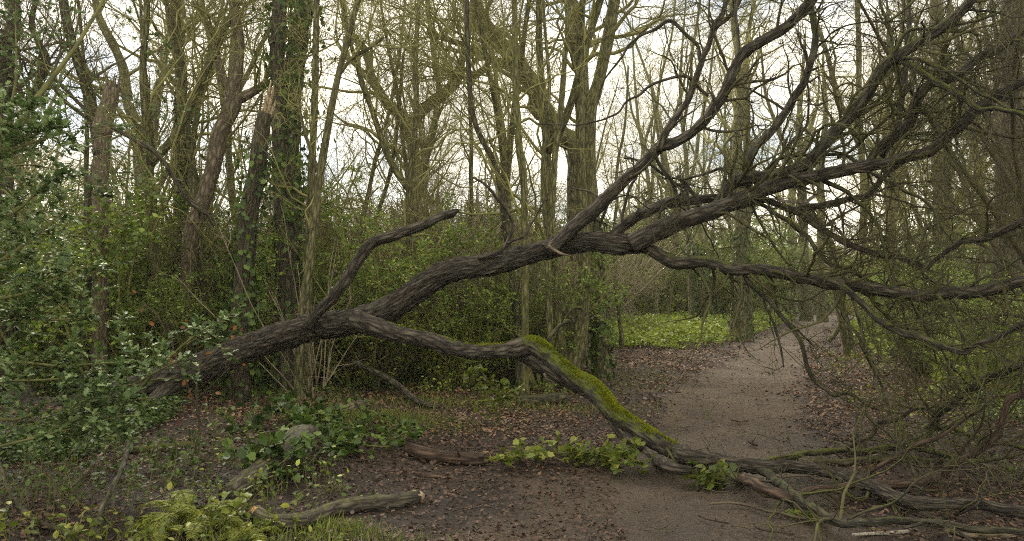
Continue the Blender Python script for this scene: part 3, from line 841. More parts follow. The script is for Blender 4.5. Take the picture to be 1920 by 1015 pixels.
hero_tree('oak with a wide fork of heavy limbs against the bright sky, left of centre', [(786, 560, 26), (784, 450, 24), (780, 350, 23), (775, 290, 23), (765, 235, 23), (748, 215, 24), (722, 190, 19), (700, 150, 16), (685, 100, 14), (655, 60, 12), (640, -10, 10)], 24.0, 'wood_bark', limbs=14, H=18, fine=0.72, seed=37, top=4, t0=.3, name='oak_tree',
          extra=[[(765, 235, 26), (795, 205, 22), (830, 180, 19), (858, 150, 17), (870, 90, 13), (890, 20, 11)], [(772, 260, 20), (800, 270, 15), (815, 230, 13), (822, 160, 11), (810, 80, 9), (800, -5, 8)]], wiggle=.08, rmin=0.0050)
hero_tree('grey oak rising between the broken birch and the leaning birch', [(286, 600, 30), (284, 450, 28), (272, 380, 27), (262, 310, 26), (258, 250, 24), (240, 200, 20), (236, 140, 18), (215, 90, 16), (190, 40, 14), (180, -10, 13)], 19.0, 'wood_bark', limbs=14, H=14, fine=0.72, seed=38, top=4, t0=.3, name='oak_tree',
          extra=[[(258, 260, 18), (285, 210, 15), (300, 150, 13), (330, 110, 11), (345, 50, 9), (340, -10, 8)]], wiggle=.06, rmin=0.0043)
hero_tree('dark upright tree with ivy behind the leaning birch', [(330, 620, 30), (336, 480, 28), (340, 360, 26), (338, 250, 24), (340, 150, 22), (330, 60, 20), (328, -10, 18)], 15.0, 'dark_bark', limbs=12, H=11, fine=0.72, seed=39, top=4, t0=.3, ivy=[(1, 5.5, 500, .08, .15)], name='ivy_clad_tree')
hero_tree('dark leaning tree near the left edge with crooked stems', [(18, 640, 34), (16, 500, 30), (14, 350, 28), (18, 200, 26), (14, 90, 24), (16, -10, 22)], 12.5, 'dark_bark', limbs=12, H=8, fine=0.72, seed=40, top=4, t0=.2, cm='dark_twig', extra=[[(14, 300, 18), (50, 200, 14), (88, 120, 12), (60, 50, 10), (70, -10, 9)]], wiggle=.08, rmin=0.0028)
hero_tree('crooked dark tree behind the broken birch stem', [(170, 560, 24), (172, 420, 22), (178, 300, 22), (186, 215, 20), (168, 150, 20), (150, 100, 18), (130, 40, 17), (122, -10, 16)], 12.5, 'dark_bark', limbs=11, H=9, fine=0.72, seed=41, top=4, t0=.3, cm='dark_twig', wiggle=.08, rmin=0.0031)

# beside and beyond the path
hero_tree('stout old trunk with a shaggy flared foot at the left edge of the path', [(1380, 636, 34), (1384, 600, 30), (1388, 540, 27), (1390, 480, 25), (1388, 420, 24), (1385, 350, 22), (1382, 270, 20)], 29.5, 'wood_bark', limbs=12, H=17, fine=0.65, seed=51, top=9, t0=.3, ivy=[(0, 4, 500, .11, .15)], rmin=.009, flare=1.7, rough=.2)
hero_tree('smooth grey trunk close behind the shaggy footed tree', [(1399, 632, 20), (1402, 590, 18), (1400, 520, 17), (1398, 450, 16), (1404, 350, 15), (1400, 250, 14)], 31.0, 'wood_bark', limbs=10, H=17, fine=0.65, seed=52, top=8, t0=.3, rmin=0.0056)
hero_tree('straight green trunk at the far bend of the path', [(1512, 599, 21), (1511, 550, 19), (1508, 480, 18), (1505, 400, 17), (1502, 300, 15)], 58, 'mossy_bark', limbs=12, H=24, fine=0.58, seed=53, top=10, t0=.3, rmin=.012, moss=.3)
hero_tree('greenish brown trunk rising at the end of the path', [(1543, 602, 18), (1540, 560, 16), (1538, 500, 15), (1540, 400, 14), (1538, 300, 13)], 55, 'mossy_bark', limbs=12, H=24, fine=0.58, seed=54, top=10, t0=.3, rmin=0.0074)
hero_tree('wide pale brown trunk set back left of the far green trunk', [(1486, 590, 18), (1488, 540, 16), (1486, 480, 15), (1484, 380, 14)], 66, 'wood_bark', limbs=12, H=26, fine=0.58, seed=55, top=12, t0=.3, rmin=0.0081)
hero_tree('slanting trunk with a second thin leg on the right verge of the path', [(1594, 668, 21), (1586, 620, 20), (1576, 580, 19), (1566, 530, 18), (1560, 470, 17), (1540, 430, 15), (1510, 380, 12)], 21.5, 'wood_bark', limbs=10, H=10, fine=0.65, seed=56, top=5, t0=.4, extra=[[(1554, 640, 9), (1568, 622, 9), (1578, 598, 9), (1576, 575, 9)]], rmin=.006, flare=1.15)
hero_tree('leaning ivy covered trunk standing in the green cover left of the path', [(1322, 600, 13), (1318, 560, 13), (1312, 500, 12), (1290, 440, 11), (1270, 400, 10)], 36, 'wood_bark', limbs=9, H=14, fine=0.58, seed=57, top=7, t0=.3, ivy=[(0.5, 4, 600, .13, .25)], rmin=0.0062)
hero_tree('thick brown trunk veiled in twigs at the right edge', [(1884, 780, 52), (1886, 620, 48), (1888, 480, 46), (1890, 340, 44), (1892, 200, 42), (1896, 80, 40), (1900, -20, 38)], 14.5, 'dark_bark', limbs=16, H=7, fine=1.1, seed=58, top=5, t0=.05, cm='dark_twig', rmin=.004, moss=.15)
hero_tree('ivy clad tree glimpsed through the fallen crown, left of the red brown trunk', [(1776, 640, 34), (1770, 500, 32), (1768, 400, 32), (1764, 300, 30), (1760, 150, 26), (1756, 20, 24)], 20.0, 'wood_bark', limbs=12, H=12, fine=0.72, seed=59, top=5, t0=.15, ivy=[(2, 7, 1500, .10, .5)], rmin=.006, name='ivy_clad_tree')

# ================================================================== THE FALLEN TREE
FT_START = at(1205, 455, 8.55)
ft = empty('fallen_tree', gpt(180, 790) , 'huge dark fallen tree lying across the scene and path, bare crown at the right', 'tree')

def pz(rows, Y0, Y1):
    """'px py w, px py w, ...' with the distance running from Y0 to Y1"""
    q = [[float(v) for v in s.split()] for s in rows.split(',')]
    n = len(q)
    l = np.r_[0, np.cumsum([math.hypot(q[i + 1][0] - q[i][0], q[i + 1][1] - q[i][1]) for i in range(n - 1)])]
    out = []
    for i, a in enumerate(q):
        Y = Y0 + (Y1 - Y0) * l[i] / l[-1]
        if len(a) > 3:
            Y = a[3] if a[3] > 0 else gpt(a[0], a[1] + a[2] * .5)[1] * .965
        out.append((a[0], a[1], a[2], Y))
    return trace(out)

LIMBS = []
def limb(rows, Y0, Y1, name='branch', m='fallen', moss=0.0, sides=None, rough=.11, ridge=None, label=None, seed=None, twig=1.0, parent=None, clampz=False):
    A = pz(rows, Y0, Y1)
    seed = seed or int(A[0, 0] * 977) % 89 + 3
    wd = A[:, 3].mean()
    if clampz:
        A[:, 2] = np.maximum(A[:, 2], gz(A[:, 0], A[:, 1]) + A[:, 3] * .8)
    L_ = np.sum(np.linalg.norm(np.diff(A[:, :3], axis=0), axis=1))
    Q = spline(A, int(min(420, max(14, L_ / (.022 if wd > .06 else .035)))))
    Q[:, 3] = np.maximum(Q[:, 3] * (.87 if wd > .1 else 1), .002)
    if wd < .05:      # keep thin limbs crooked
        k = Q[:, :3] * 7
        Q[:, :3] += .018 * np.stack([vnoise(k + 7 * j, seed + j) for j in range(3)], -1)
    sides = sides or (40 if wd > .1 else 22 if wd > .05 else 12 if wd > .02 else 6)
    mo = moss
    if np.ndim(moss):
        u = np.linspace(0, 1, len(Q)) if moss[0][-1] <= 1 else CX + FPX * Q[:, 0] / Q[:, 1]
        mo = np.interp(u, moss[0], moss[1])
    g = Geo()
    tube(g, Q, sides, rough=rough, moss=mo, seed=seed, freq=7 if wd > .05 else 16, ridge=(.014 if wd > .1 else .009 if wd > .05 else .003 if wd > .03 else 0) if ridge is None else ridge)
    o = g.obj(name, M[m], parent or ft)
    if label: o['label'] = label
    if twig: LIMBS.append((o, Q, twig))
    return o, Q

trunk, TQ = limb('-60 752 66, 30 770 62, 100 772 60, 161 762 62, 240 737 62, 300 714 66, 380 687 64, 450 660 60, 520 633 58, 590 613 56, 650 604 56, 700 593 60, 750 568 54, 800 533 51, 850 508 46, 920 496 45, 980 481 41, 1040 463 41, 1100 455 41, 1160 458 42, 1210 456 36', 11.6, 8.55,
                 name='trunk', twig=0, ridge=.020, sides=64, rough=.09)
limb('215 745 40, 198 775 46, 188 805 50, 180 850 54', 11.1, 10.6, name='root', twig=0, rough=.2)
limb('60 765 50, 30 745 60, 0 735 62, -50 730 60', 11.4, 11.8, name='root', twig=0, rough=.2, moss=.4)
limb('330 715 40, 300 740 30, 262 790 24, 246 822 26', 10.6, 10.2, name='root', twig=0, rough=.2)
# lower left limb with the bright moss, down over the path
ML, MQ = limb('665 600 40, 700 610 36, 740 625 33, 796 635 32, 856 655 30, 900 660 28, 944 658 30, 974 653 35, 1000 648 35, 1024 664 35, 1048 686 34, 1077 710 35, 1107 727 38, 1131 752 39, 1151 776 36, 1181 796 34, 1210 815 34, 1240 833 33, 1270 848 33, 1295 858 32 0, 1333 862 27 0, 1371 870 25 0, 1408 874 25 0, 1433 877 25 0, 1471 874 23 0, 1509 878 23 0, 1560 886 23 0, 1598 902 24 0, 1635 913 24 0, 1673 929 23 0, 1711 943 23 0, 1761 946 22 0, 1811 946 21 0, 1849 948 21 0, 1887 957 21 0, 1930 963 20 0',
              9.4, 5.9, moss=([665, 740, 796, 856, 944, 974, 1000, 1024, 1150, 1200, 1235, 1255, 1300, 1930], [.05, .12, .25, .35, .15, .2, .62, .75, .78, .6, .45, .2, .05, .12]), label='long lower limb coated in bright green moss, bending down over the path', clampz=False, twig=.5, sides=48)
limb('955 655 20, 985 668 26, 1015 688 26, 1050 708 24, 1085 726 22, 1105 742 14', 9.15, 8.95, twig=0, moss=.3, rough=.1)
limb('1135 770 14, 1151 798 15, 1168 815 17, 1190 832 20, 1220 853 21, 1245 871 21 0, 1270 881 20 0, 1300 884 14 0', 8.8, 8.0, moss=.2, twig=0, rough=.12)
limb('1300 864 22, 1333 878 20, 1371 893 19, 1408 906 19 0, 1446 921 19 0, 1480 931 18 0, 1509 925 16 0, 1547 918 15 0, 1598 911 15 0, 1643 908 17 0, 1698 908 18 0, 1736 901 18 0, 1761 890 17, 1786 871 16, 1824 850 15, 1850 834 14, 1871 818 13, 1879 793 13, 1886 773 13, 1895 752 12, 1930 738 10', 7.5, 6.2, m='red_branch', moss=.1, twig=1.2)
limb('1425 880 18 0, 1440 890 17 0, 1455 901 17 0, 1471 914 17 0, 1496 934 17 0, 1521 951 17 0, 1546 966 17 0, 1570 978 17 0, 1598 984 15 0, 1640 977 15 0, 1686 978 15 0, 1736 978 15 0, 1773 984 14 0, 1811 992 13 0, 1870 996 12 0, 1930 995 11 0', 6.85, 5.5, m='fallen_low', moss=.22, twig=.4)
limb('1696 991 6 0, 1736 981 7 0, 1773 971 7, 1811 958 7, 1829 951 6, 1841 930 3', 5.9, 5.7, twig=.3, moss=.2)
limb('1616 903 8, 1643 876 9, 1668 860 9, 1698 848 9, 1736 828 9, 1768 815 8, 1790 800 6, 1830 770 4', 6.7, 6.2, m='red_branch', twig=1)
limb('1459 862 12 0, 1496 853 12 0, 1547 848 12 0, 1579 847 11 0, 1623 845 13 0, 1668 839 13 0, 1712 838 13 0, 1771 852 12 0, 1830 870 8 0', 7.6, 7.3, m='fallen_low', moss=.5, twig=.7)
limb('1724 836 22 0, 1739 812 19, 1753 796 16, 1757 779 16, 1771 764 16, 1801 744 16, 1830 725 15, 1860 708 15, 1898 690 15, 1930 678 14', 8.0, 6.8, m='fallen_low', moss=.35, twig=1.3)
limb('1757 805 10, 1786 802 9, 1801 811 9, 1830 820 9, 1869 827 9, 1930 845 8', 7.9, 7.0, m='fallen_low', moss=.6, twig=.8)
limb('1588 842 8, 1606 829 10, 1638 814 9, 1647 793 8, 1680 788 8, 1712 770 6, 1739 764 3', 7.5, 7.2, m='fallen_low', twig=.8, moss=.2)
# upper limbs
C, CQ = limb('1185 458 34, 1210 446 36, 1239 431 35, 1283 413 34, 1327 399 34, 1357 388 30, 1387 376 28, 1416 363 28, 1460 346 27, 1505 336 26, 1564 324 25, 1623 312 23, 1668 304 21, 1712 293 20, 1742 284 19, 1771 261 19, 1801 234 19, 1825 210 18, 1854 190 16, 1890 168 15, 1930 148 14', 8.5, 7.0, twig=1.3, moss=.1, label='long straight upper limb continuing the trunk to the right')
limb('1325 402 20, 1345 385 24, 1360 362 23, 1375 345 22, 1400 335 23, 1446 331 24, 1490 320 24, 1520 300 23, 1561 251 23, 1591 221 23, 1627 176 22, 1657 125 21, 1692 100 20, 1732 75 19, 1782 40 18, 1822 0 17, 1845 -25 15', 8.35, 7.0, twig=1.3, moss=([0, .3, .6, 1], [0, .2, .5, .6]))
limb('1030 470 22, 1052 450 26, 1078 425 26, 1110 398 26, 1150 358 22, 1180 330 20, 1202 312 19, 1222 290 20, 1239 274 22, 1268 266 19, 1298 248 19, 1327 219 20, 1357 177 20, 1375 133 20, 1395 100 20, 1431 77 20, 1475 50 20, 1499 27 20, 1522 0 20, 1540 -25 19', 8.8, 7.9, twig=.9, label='upright limb sweeping up through the middle of the crown')
limb('1236 282 14, 1240 268 14, 1250 245 13, 1271 219 12, 1289 189 12, 1304 154 12, 1315 115 11, 1330 83 11, 1339 53 11, 1357 24 10, 1363 0 10, 1368 -25 9', 8.35, 8.5, twig=1.2)
limb('1339 53 8, 1375 20 8, 1392 -10 7', 8.45, 8.4, twig=.5, moss=.7)
limb('1145 448 20, 1165 428 22, 1190 408 20, 1218 395 19, 1248 382 18, 1283 378 17, 1333 372 15, 1370 366 12', 8.75, 8.9, twig=.5, m='fallen')
limb('1402 330 16, 1407 298 17, 1412 281 16, 1434 257 15, 1460 225 15, 1484 192 14, 1505 157 14, 1517 124 14, 1528 86 13, 1526 44 12, 1520 10 11, 1517 -20 10', 8.25, 8.5, twig=1.0, moss=([0, .4, .8, 1], [0, .1, .7, .8]))
limb('1632 306 16, 1645 285 16, 1660 268 18, 1686 251 20, 1709 225 20, 1712 201 19, 1727 174 19, 1745 161 18, 1771 154 17, 1795 142 17, 1816 127 16, 1839 109 16, 1875 92 15, 1904 68 15, 1930 50 14', 7.85, 7.3, twig=1.2)
limb('1655 295 12, 1677 251 12, 1688 207 12, 1697 148 12, 1697 115 8, 1702 60 8, 1705 10 7, 1703 -20 6', 7.9, 8.2, twig=1.2, moss=.4)
limb('1357 396 13, 1395 382 13, 1431 376 12, 1460 383 12, 1487 394 12, 1516 411 12, 1550 432 12, 1579 451 12, 1609 466 11, 1638 477 11, 1683 481 10, 1712 493 9, 1745 506 8', 8.4, 7.4, twig=1.2, moss=.35)
limb('1480 394 10, 1505 391 12, 1530 388 12, 1564 380 12, 1603 372 11, 1632 363 10, 1647 345 9, 1674 318 9, 1703 300 7, 1740 285 4', 8.1, 8.0, twig=1.1)
limb('1455 374 5, 1485 379 6, 1510 378 7, 1530 366 7, 1540 358 6, 1556 359 4', 8.1, 8.0, twig=0, m='whitewood')
limb('1195 460 24, 1215 466 24, 1239 481 24, 1268 493 24, 1313 490 22, 1342 496 21, 1372 506 20, 1416 505 20, 1460 511 21, 1505 522 22, 1550 531 22, 1579 533 22, 1638 543 22, 1683 549 23, 1727 555 23, 1771 549 23, 1816 549 23, 1860 543 22, 1904 531 21, 1940 525 20', 8.6, 6.6, twig=1.5, moss=([0, .2, .4, 1], [.3, .5, .3, .35]), label='nearly level middle limb reaching right over the path')
limb('1395 517 11, 1416 540 10, 1446 570 10, 1460 587 9, 1490 619 9, 1502 646 8, 1514 684 8, 1525 711 8, 1549 734 8, 1562 743 7, 1594 740 7, 1620 755 6, 1647 767 6, 1683 776 5, 1720 770 3', 8.1, 7.3, twig=.6, moss=.5)
limb('1458 590 5, 1480 606 5, 1500 620 5, 1526 650 3', 7.95, 7.8, twig=0, moss=.4)
limb('1434 556 4, 1440 585 4, 1455 620 5, 1465 665 4, 1468 690 3', 8.0, 7.9, twig=.2, moss=.5)
limb('1520 517 10, 1550 525 11, 1579 538 12, 1606 558 12, 1629 582 12, 1653 604 12, 1683 619 13, 1712 628 13, 1742 640 13, 1771 652 12, 1807 660 12, 1827 646 11, 1860 638 11, 1884 625 11, 1935 598 10', 7.5, 6.4, twig=1.4, moss=.45)
limb('1739 505 7, 1756 481 8, 1786 463 10, 1801 454 12, 1839 448 13, 1875 437 13, 1935 408 13', 7.2, 6.6, twig=1.2)
# mossy smaller ones
for rows, a, b in (('1674 116 9, 1703 121 11, 1733 139 12, 1762 157 12, 1795 177 12, 1821 195 11, 1842 205 9, 1875 204 9, 1935 218 8', 7.45, 6.6),
                   ('1678 110 6, 1712 111 7, 1751 121 7, 1786 142 7, 1816 162 6, 1860 186 6, 1930 230 5', 7.4, 6.7),
                   ('1674 112 6, 1685 86 7, 1697 65 7, 1709 56 7, 1756 55 7, 1786 50 6, 1830 40 5, 1880 20 4', 7.4, 7.0),
                   ('1671 110 7, 1674 80 7, 1665 44 6, 1656 15 6, 1650 -20 5', 7.45, 7.6),
                   ('1665 40 5, 1691 24 5, 1709 3 5, 1730 -20 4', 7.5, 7.6),
                   ('1573 294 6, 1594 284 6, 1623 257 6, 1650 234 6, 1671 216 6, 1697 210 6, 1727 210 6, 1771 207 5, 1804 177 4, 1830 150 3', 8.0, 7.3),
                   ('1345 389 7, 1375 386 7, 1407 382 8, 1434 389 8, 1457 404 8, 1490 425 8, 1514 446 8, 1535 475 8, 1558 493 7, 1594 508 7, 1623 525 7, 1644 531 6, 1674 543 6, 1691 576 5, 1700 620 3', 8.3, 7.5),
                   ('1490 321 7, 1520 327 8, 1550 339 8, 1579 357 8, 1609 378 7, 1626 392 7, 1644 422 6, 1656 457 6, 1665 496 5, 1668 540 3', 8.1, 7.3),
                   ('1540 292 7, 1570 290 7, 1597 298 7, 1620 315 6, 1650 333 6, 1680 348 6, 1712 366 6, 1739 383 6, 1757 407 6, 1774 437 5, 1800 470 4', 8.0, 7.2),
                   ('1408 384 5, 1425 410 5, 1440 440 5, 1462 475 5, 1480 500 3', 8.2, 8.0),
                   ('1600 555 6, 1612 600 6, 1625 660 6, 1640 700 5, 1662 750 5, 1680 800 4, 1690 840 3', 7.3, 7.0),
                   ('1585 545 6, 1580 590 5, 1598 620 5, 1618 650 6, 1630 680 6, 1645 705 5', 7.4, 7.2),
                   ('1755 552 7, 1780 585 6, 1800 620 6, 1820 690 5, 1850 740 5, 1890 780 4', 7.0, 6.6),
                   ('1430 326 7, 1460 300 7, 1500 290 7, 1540 292 6, 1560 288 4', 8.2, 8.0)):
    limb(rows, a, b, twig=1.0, moss=.7, sides=9)
for rows, a, b in (('1315 118 7, 1304 83 7, 1277 56 8, 1256 38 8, 1227 56 6, 1197 71 5, 1174 95 5, 1150 127 4, 1128 165 3, 1125 200 2', 8.5, 8.6),
                   ('1327 180 6, 1298 151 6, 1277 142 6, 1233 154 5, 1203 177 5, 1174 192 4, 1150 216 4, 1090 235 3, 1010 232 2', 8.5, 8.7),
                   ('1225 285 8, 1250 330 7, 1262 350 8, 1268 370 6, 1250 378 5, 1240 390 5, 1236 410 4', 8.6, 8.5),
                   ('1270 330 7, 1290 350 7, 1305 372 7, 1310 392 6', 8.6, 8.5), ('1262 345 6, 1285 352 6, 1292 375 6, 1293 392 5', 8.6, 8.45),
                   ('1250 330 6, 1222 310 5, 1195 300 4, 1170 298 3', 8.6, 8.7),
                   ('1390 345 6, 1370 325 6, 1350 318 6, 1330 325 5, 1290 335 4, 1240 335 3', 8.4, 8.6),
                   ('1385 98 5, 1383 60 6, 1378 20 6, 1380 -20 5', 8.2, 8.4), ('1200 395 8, 1165 420 6, 1178 360 6, 1195 330 4', 8.7, 8.8),
                   ('1150 357 8, 1130 410 6, 1120 440 5', 8.8, 8.9), ('1505 160 6, 1514 110 6, 1505 80 5, 1500 60 3', 8.3, 8.3),
                   ('1440 330 5, 1480 270 5, 1510 235 5, 1516 180 4, 1512 140 3', 8.2, 8.2)):
    limb(rows, a, b, twig=1.0, moss=.15, sides=8)
# stubs and the broken grey limb on the left half
limb('575 612 22, 600 582 22, 622 560 22, 650 525 22, 672 488 22, 695 458 21, 740 441 20, 790 423 19, 825 406 18, 846 400 15, 860 394 5', 9.8, 9.3, name='broken_branch', m='fallen', twig=0, label='grey snapped side branch with a torn tip')
limb('896 484 8, 931 473 9, 957 447 8, 959 412 7, 937 377 6, 911 347 5, 886 333 4', 9.0, 9.1, twig=.4)
limb('950 456 7, 975 445 6, 992 428 5, 1012 392 4, 1030 360 3', 9.0, 9.1, twig=.3)
limb('1030 462 7, 1045 472 6, 1058 477 5, 1070 480 2', 8.55, 8.45, name='broken_stub', m='birch', twig=0)
limb('1015 655 8, 1032 632 8, 1050 610 8, 1064 602 9, 1075 608 7, 1072 598 6, 1063 590 6, 1078 580 6, 1092 582 6, 1096 592 4', 9.1, 9.0, twig=.3, moss=.7)
limb('1020 700 5, 1027 711 4, 1037 715 2', 8.8, 8.7, name='broken_stub', m='birch', twig=0)

# torn wood patches
for (a_, b_, w0, Y, m_) in (((1587, 983), (1622, 978), 11, 5.93, 'orange'), ((1622, 903), (1642, 908), 5, 6.42, 'orange'), ((1845, 938), (1862, 944), 5, 5.95, 'orange')):
    A = trace([(a_[0], a_[1] - 3, w0 * .5, Y), ((a_[0] + b_[0]) / 2, (a_[1] + b_[1]) / 2 - 3, w0, Y - .01), (b_[0], b_[1] - 2, w0 * .3, Y)])
    g = Geo(); tube(g, spline(A, 12), 9, rough=.3, freq=30, seed=4); g.obj('torn_wood', M[m_], ft)

# drooping side branches of the crown, each a branch of its own
def side_branches():
    rg = rng(4242)
    for k, (o, Q, tw) in enumerate(list(LIMBS)):
        m_ = Q[:, :3].mean(0)
        if m_[0] < 1.7 or Q[:, 3].mean() < .014: continue
        low = m_[2] < 1.7
        P, r_ = grow(spline(Q, 14)[None, :, :3], np.minimum(spline(Q, 14)[None, :, 3], .03), 3 if low else 2, rg, (.8, 1.9), ang=(25, 70), n=13, rr=.42, t0=.2, t1=.95, up=.02 if low else -.03, wob=.16, rmin=.004, lt=.2)
        for i in range(len(P)):
            P[i, :, 2] = np.maximum(P[i, :, 2], gz(P[i, :, 0], P[i, :, 1]) + .012)
            if np.any((P[i, :, 0] ** 2 + P[i, :, 1] ** 2) < 4.2 ** 2): continue
            q = spline(np.c_[P[i], r_[i]], 46); q[:, :3] += .012 * np.stack([vnoise(q[:, :3] * 9 + 5 * j, k) for j in range(3)], -1)
            g = Geo(); mo = float(np.clip(rg.normal(.35, .2), 0, .6)); tube(g, q, 8, rough=.12, moss=mo, seed=k + i, freq=16)
            b = g.obj('branch', M['fallen_low'], ft); LIMBS.append((b, q, .3))
side_branches()

# twigs: each main limb carries its own
def limb_twigs():
    for k, (o, Q, tw) in enumerate(LIMBS):
        rg = rng(500 + k)
        L_ = np.sum(np.linalg.norm(np.diff(Q[:, :3], axis=0), axis=1))
        P = spline(Q, 14)
        right = np.clip((P[:, 0].mean() - .3) / 2.2, .12, 1)
        n1 = max(2, int(L_ * (6.2 if P[:, 2].mean() > 1.7 else 3.4) * tw * right + .5))
        P0, r0 = P[None, :, :3], np.maximum(P[None, :, 3], .004)
        mo = float(np.clip(rg.normal(.35, .2), 0, .9))
        g = Geo()
        P1, r1 = grow(P0, r0, n1, rg, (.35, .7 + .9 * right), ang=(25, 75), n=11, rr=.42, t0=.12, t1=.99, up=.015, wob=.2, rmin=.0035, lt=.3)
        r1 = np.minimum(r1, .016)
        tubes(g, P1, r1, 5, mo)
        P2, r2 = grow(P1, r1, 6, rg, (.15, .6), ang=(25, 75), n=7, rr=.6, t0=.12, up=.01, wob=.24, rmin=.0024, lt=.3)
        tubes(g, P2, r2, 4, mo)
        P3, r3 = grow(P2, r2, 3 if P[:, 2].mean() > 1.2 else 2, rg, (.06, .24), ang=(25, 70), n=5, rr=.7, t0=.15, up=.01, wob=.26, rmin=.0017, lt=.3)
        tubes(g, P3, r3, 3, mo)
        allz = np.concatenate(g.v)[:, 2]
        t_ = g.obj('twigs', M['fallen_twig'], o)
        t_['kind'] = 'stuff'
limb_twigs()

# moss tufts standing on the mossy limb
def moss_tufts():
    rg = rng(77); g = Geo()
    L_ = CX + FPX * MQ[:, 0] / MQ[:, 1]
    dens = np.interp(L_, [700, 780, 856, 944, 985, 1010, 1160, 1200, 1235, 1255, 1270], [0, .06, .2, .04, .2, 1, 1, .6, .35, .1, 0])
    n = 34000
    i = rg.choice(len(MQ) - 1, n, p=dens[:-1] / dens[:-1].sum())
    T = unit(MQ[i + 1, :3] - MQ[i, :3])
    side = unit(np.cross(T, np.array([0, 0, 1.0]))); upv = np.cross(side, T)
    a = rg.normal(0, .62, n)
    nn = np.cos(a)[:, None] * upv + np.sin(a)[:, None] * side
    P = MQ[i, :3] + rg.uniform(0, 1, n)[:, None] * (MQ[i + 1, :3] - MQ[i, :3]) + nn * (MQ[i, 3] * 1.0)[:, None]
    ns = .7 * vnoise(P * 6, 2) + .6 * vnoise(P * 16, 3) + .4 * vnoise(P * 40, 4)
    k = ns + rg.normal(0, .25, n) > .02 + .7 * np.abs(a) - .45 * dens[i]
    P, nn, T, ns = P[k], nn[k], T[k], ns[k]; n = len(P)
    d = unit(nn + rg.normal(0, .55, (n, 3)))
    leaves(g, P - nn * .004, d, unit(rg.normal(size=(n, 3))), rg.uniform(.010, .024, n), LANCE, np.clip(.5 + .35 * ns + rg.normal(0, .15, n), 0, 1))
    g.obj('moss', M['moss'], ML, smooth=False)
moss_tufts()

# ================================================================== LOGS AND STICKS ON THE GROUND
def log(label, rows, m='log', cat='log', name='fallen_log', sides=20, rough=.10, moss=.2, ridge=.004, cuts=(), lift=0.9, seed=1, extra=(), group=None, twiggy=0, ctrl=None):
    """rows: (px, py of the underside on the ground, width, lift above ground in m)"""
    pts = []
    for q in rows:
        c = gpt(q[0], q[1] + q[2] * .5)
        r_ = q[2] * .5 * c[1] / FPX
        pts.append([c[0], c[1] + r_, float(gz(c[0], c[1])) + r_ * lift + (q[3] if len(q) > 3 else 0), r_])
    A = np.array(pts)
    root = empty(name, (A[len(A) // 2, 0], A[len(A) // 2, 1], float(gz(A[len(A) // 2, 0], A[len(A) // 2, 1]))), label, cat, group)
    Ln = np.sum(np.linalg.norm(np.diff(A[:, :3], axis=0), axis=1))
    Q = spline(A, int(np.clip(Ln / .025, 12, 160)))
    g = Geo(); tube(g, Q, sides, rough=rough, moss=moss, seed=seed, freq=7, ridge=ridge); g.obj('bark', M[m], root)
    for e in extra:
        B = []
        for q in e:
            c = at(q[0], q[1], q[3]); B.append([*c, q[2] * .5 * q[3] / FPX])
        g = Geo(); tube(g, spline(np.array(B), 24), max(7, sides // 2), rough=rough, moss=moss, seed=seed + 2); g.obj('side_branch', M[m], root)
    for end, mm, ln in cuts:
        i, s = (0, -1) if end == 0 else (len(Q) - 1, 1)
        T = unit(Q[1, :3] - Q[0, :3]) if end == 0 else unit(Q[-1, :3] - Q[-2, :3])
        c = Q[i, :3]; r_ = Q[i, 3]
        B = np.array([[*(c - s * T * .03), r_ * .93], [*(c + s * T * ln * .3), r_ * .9], [*(c + s * T * ln), r_ * (.86 if ln < .03 else .35)]])
        g = Geo(); tube(g, spline(B, 7), 14, rough=.12 if ln < .03 else .3, freq=25, seed=seed); g.obj('cut_end', M[mm], root)
    if twiggy:
        g = Geo(); S = spline(A, 12)
        P, r_ = grow(S[None, :, :3], S[None, :, 3], twiggy, rng(seed), (.15, .5), ang=(40, 80), n=7, rr=.35, up=.03, wob=.2, rmin=.003); tubes(g, P, r_, 4)
        P, r_ = grow(P, r_, 2, rng(seed), (.08, .2), n=5, rr=.7, wob=.25, rmin=.002); tubes(g, P, r_, 3)
        g.obj('twigs', M['fallen_twig'], root)
    return root

log('brown barked log with an orange cut end lying beside the creeper at the path edge', [(762, 842, 26), (800, 852, 28), (850, 858, 27), (890, 860, 27), (912, 857, 26)], m='red_branch', cuts=[(1, 'cut', .012)], moss=.15, twiggy=6, seed=2)
log('bent log with a cut end on each tip, lowest, beside the grass', [(472, 962, 26, .02), (500, 970, 28, .0), (540, 978, 32), (585, 968, 30), (620, 953, 28), (665, 945, 30), (700, 942, 29), (740, 938, 28), (780, 930, 25)], m='log', moss=.15,
    cuts=[(0, 'cut', .012), (1, 'split', .07)], seed=3, extra=[[(545, 985, 14, 6.0), (520, 1000, 14, 5.7), (500, 1020, 13, 5.4)], [(612, 940, 6, 6.0), (620, 958, 8, 5.95), (645, 975, 9, 5.85), (655, 990, 6, 5.8)]])
log('thick rotting grey log with a peeling end among the brambles', [(420, 925, 40, -.02), (455, 905, 44, .0), (500, 880, 50, .05), (545, 855, 54, .10), (572, 845, 46, .13)], m='log', moss=.1, sides=28, ridge=.007, rough=.14, cuts=[(1, 'dark_bark', .05)], seed=4)
log('pale thin log lying behind the holly, mossy along its top', [(245, 842, 13), (270, 843, 16), (300, 838, 15), (335, 834, 13), (362, 833, 12)], m='log', moss=.5, seed=5)
log('broken pale log end lying behind the low ivy', [(600, 776, 16), (630, 768, 20), (660, 763, 20), (682, 758, 14)], m='birch', moss=.1, seed=6, cuts=[(0, 'split', .12)])
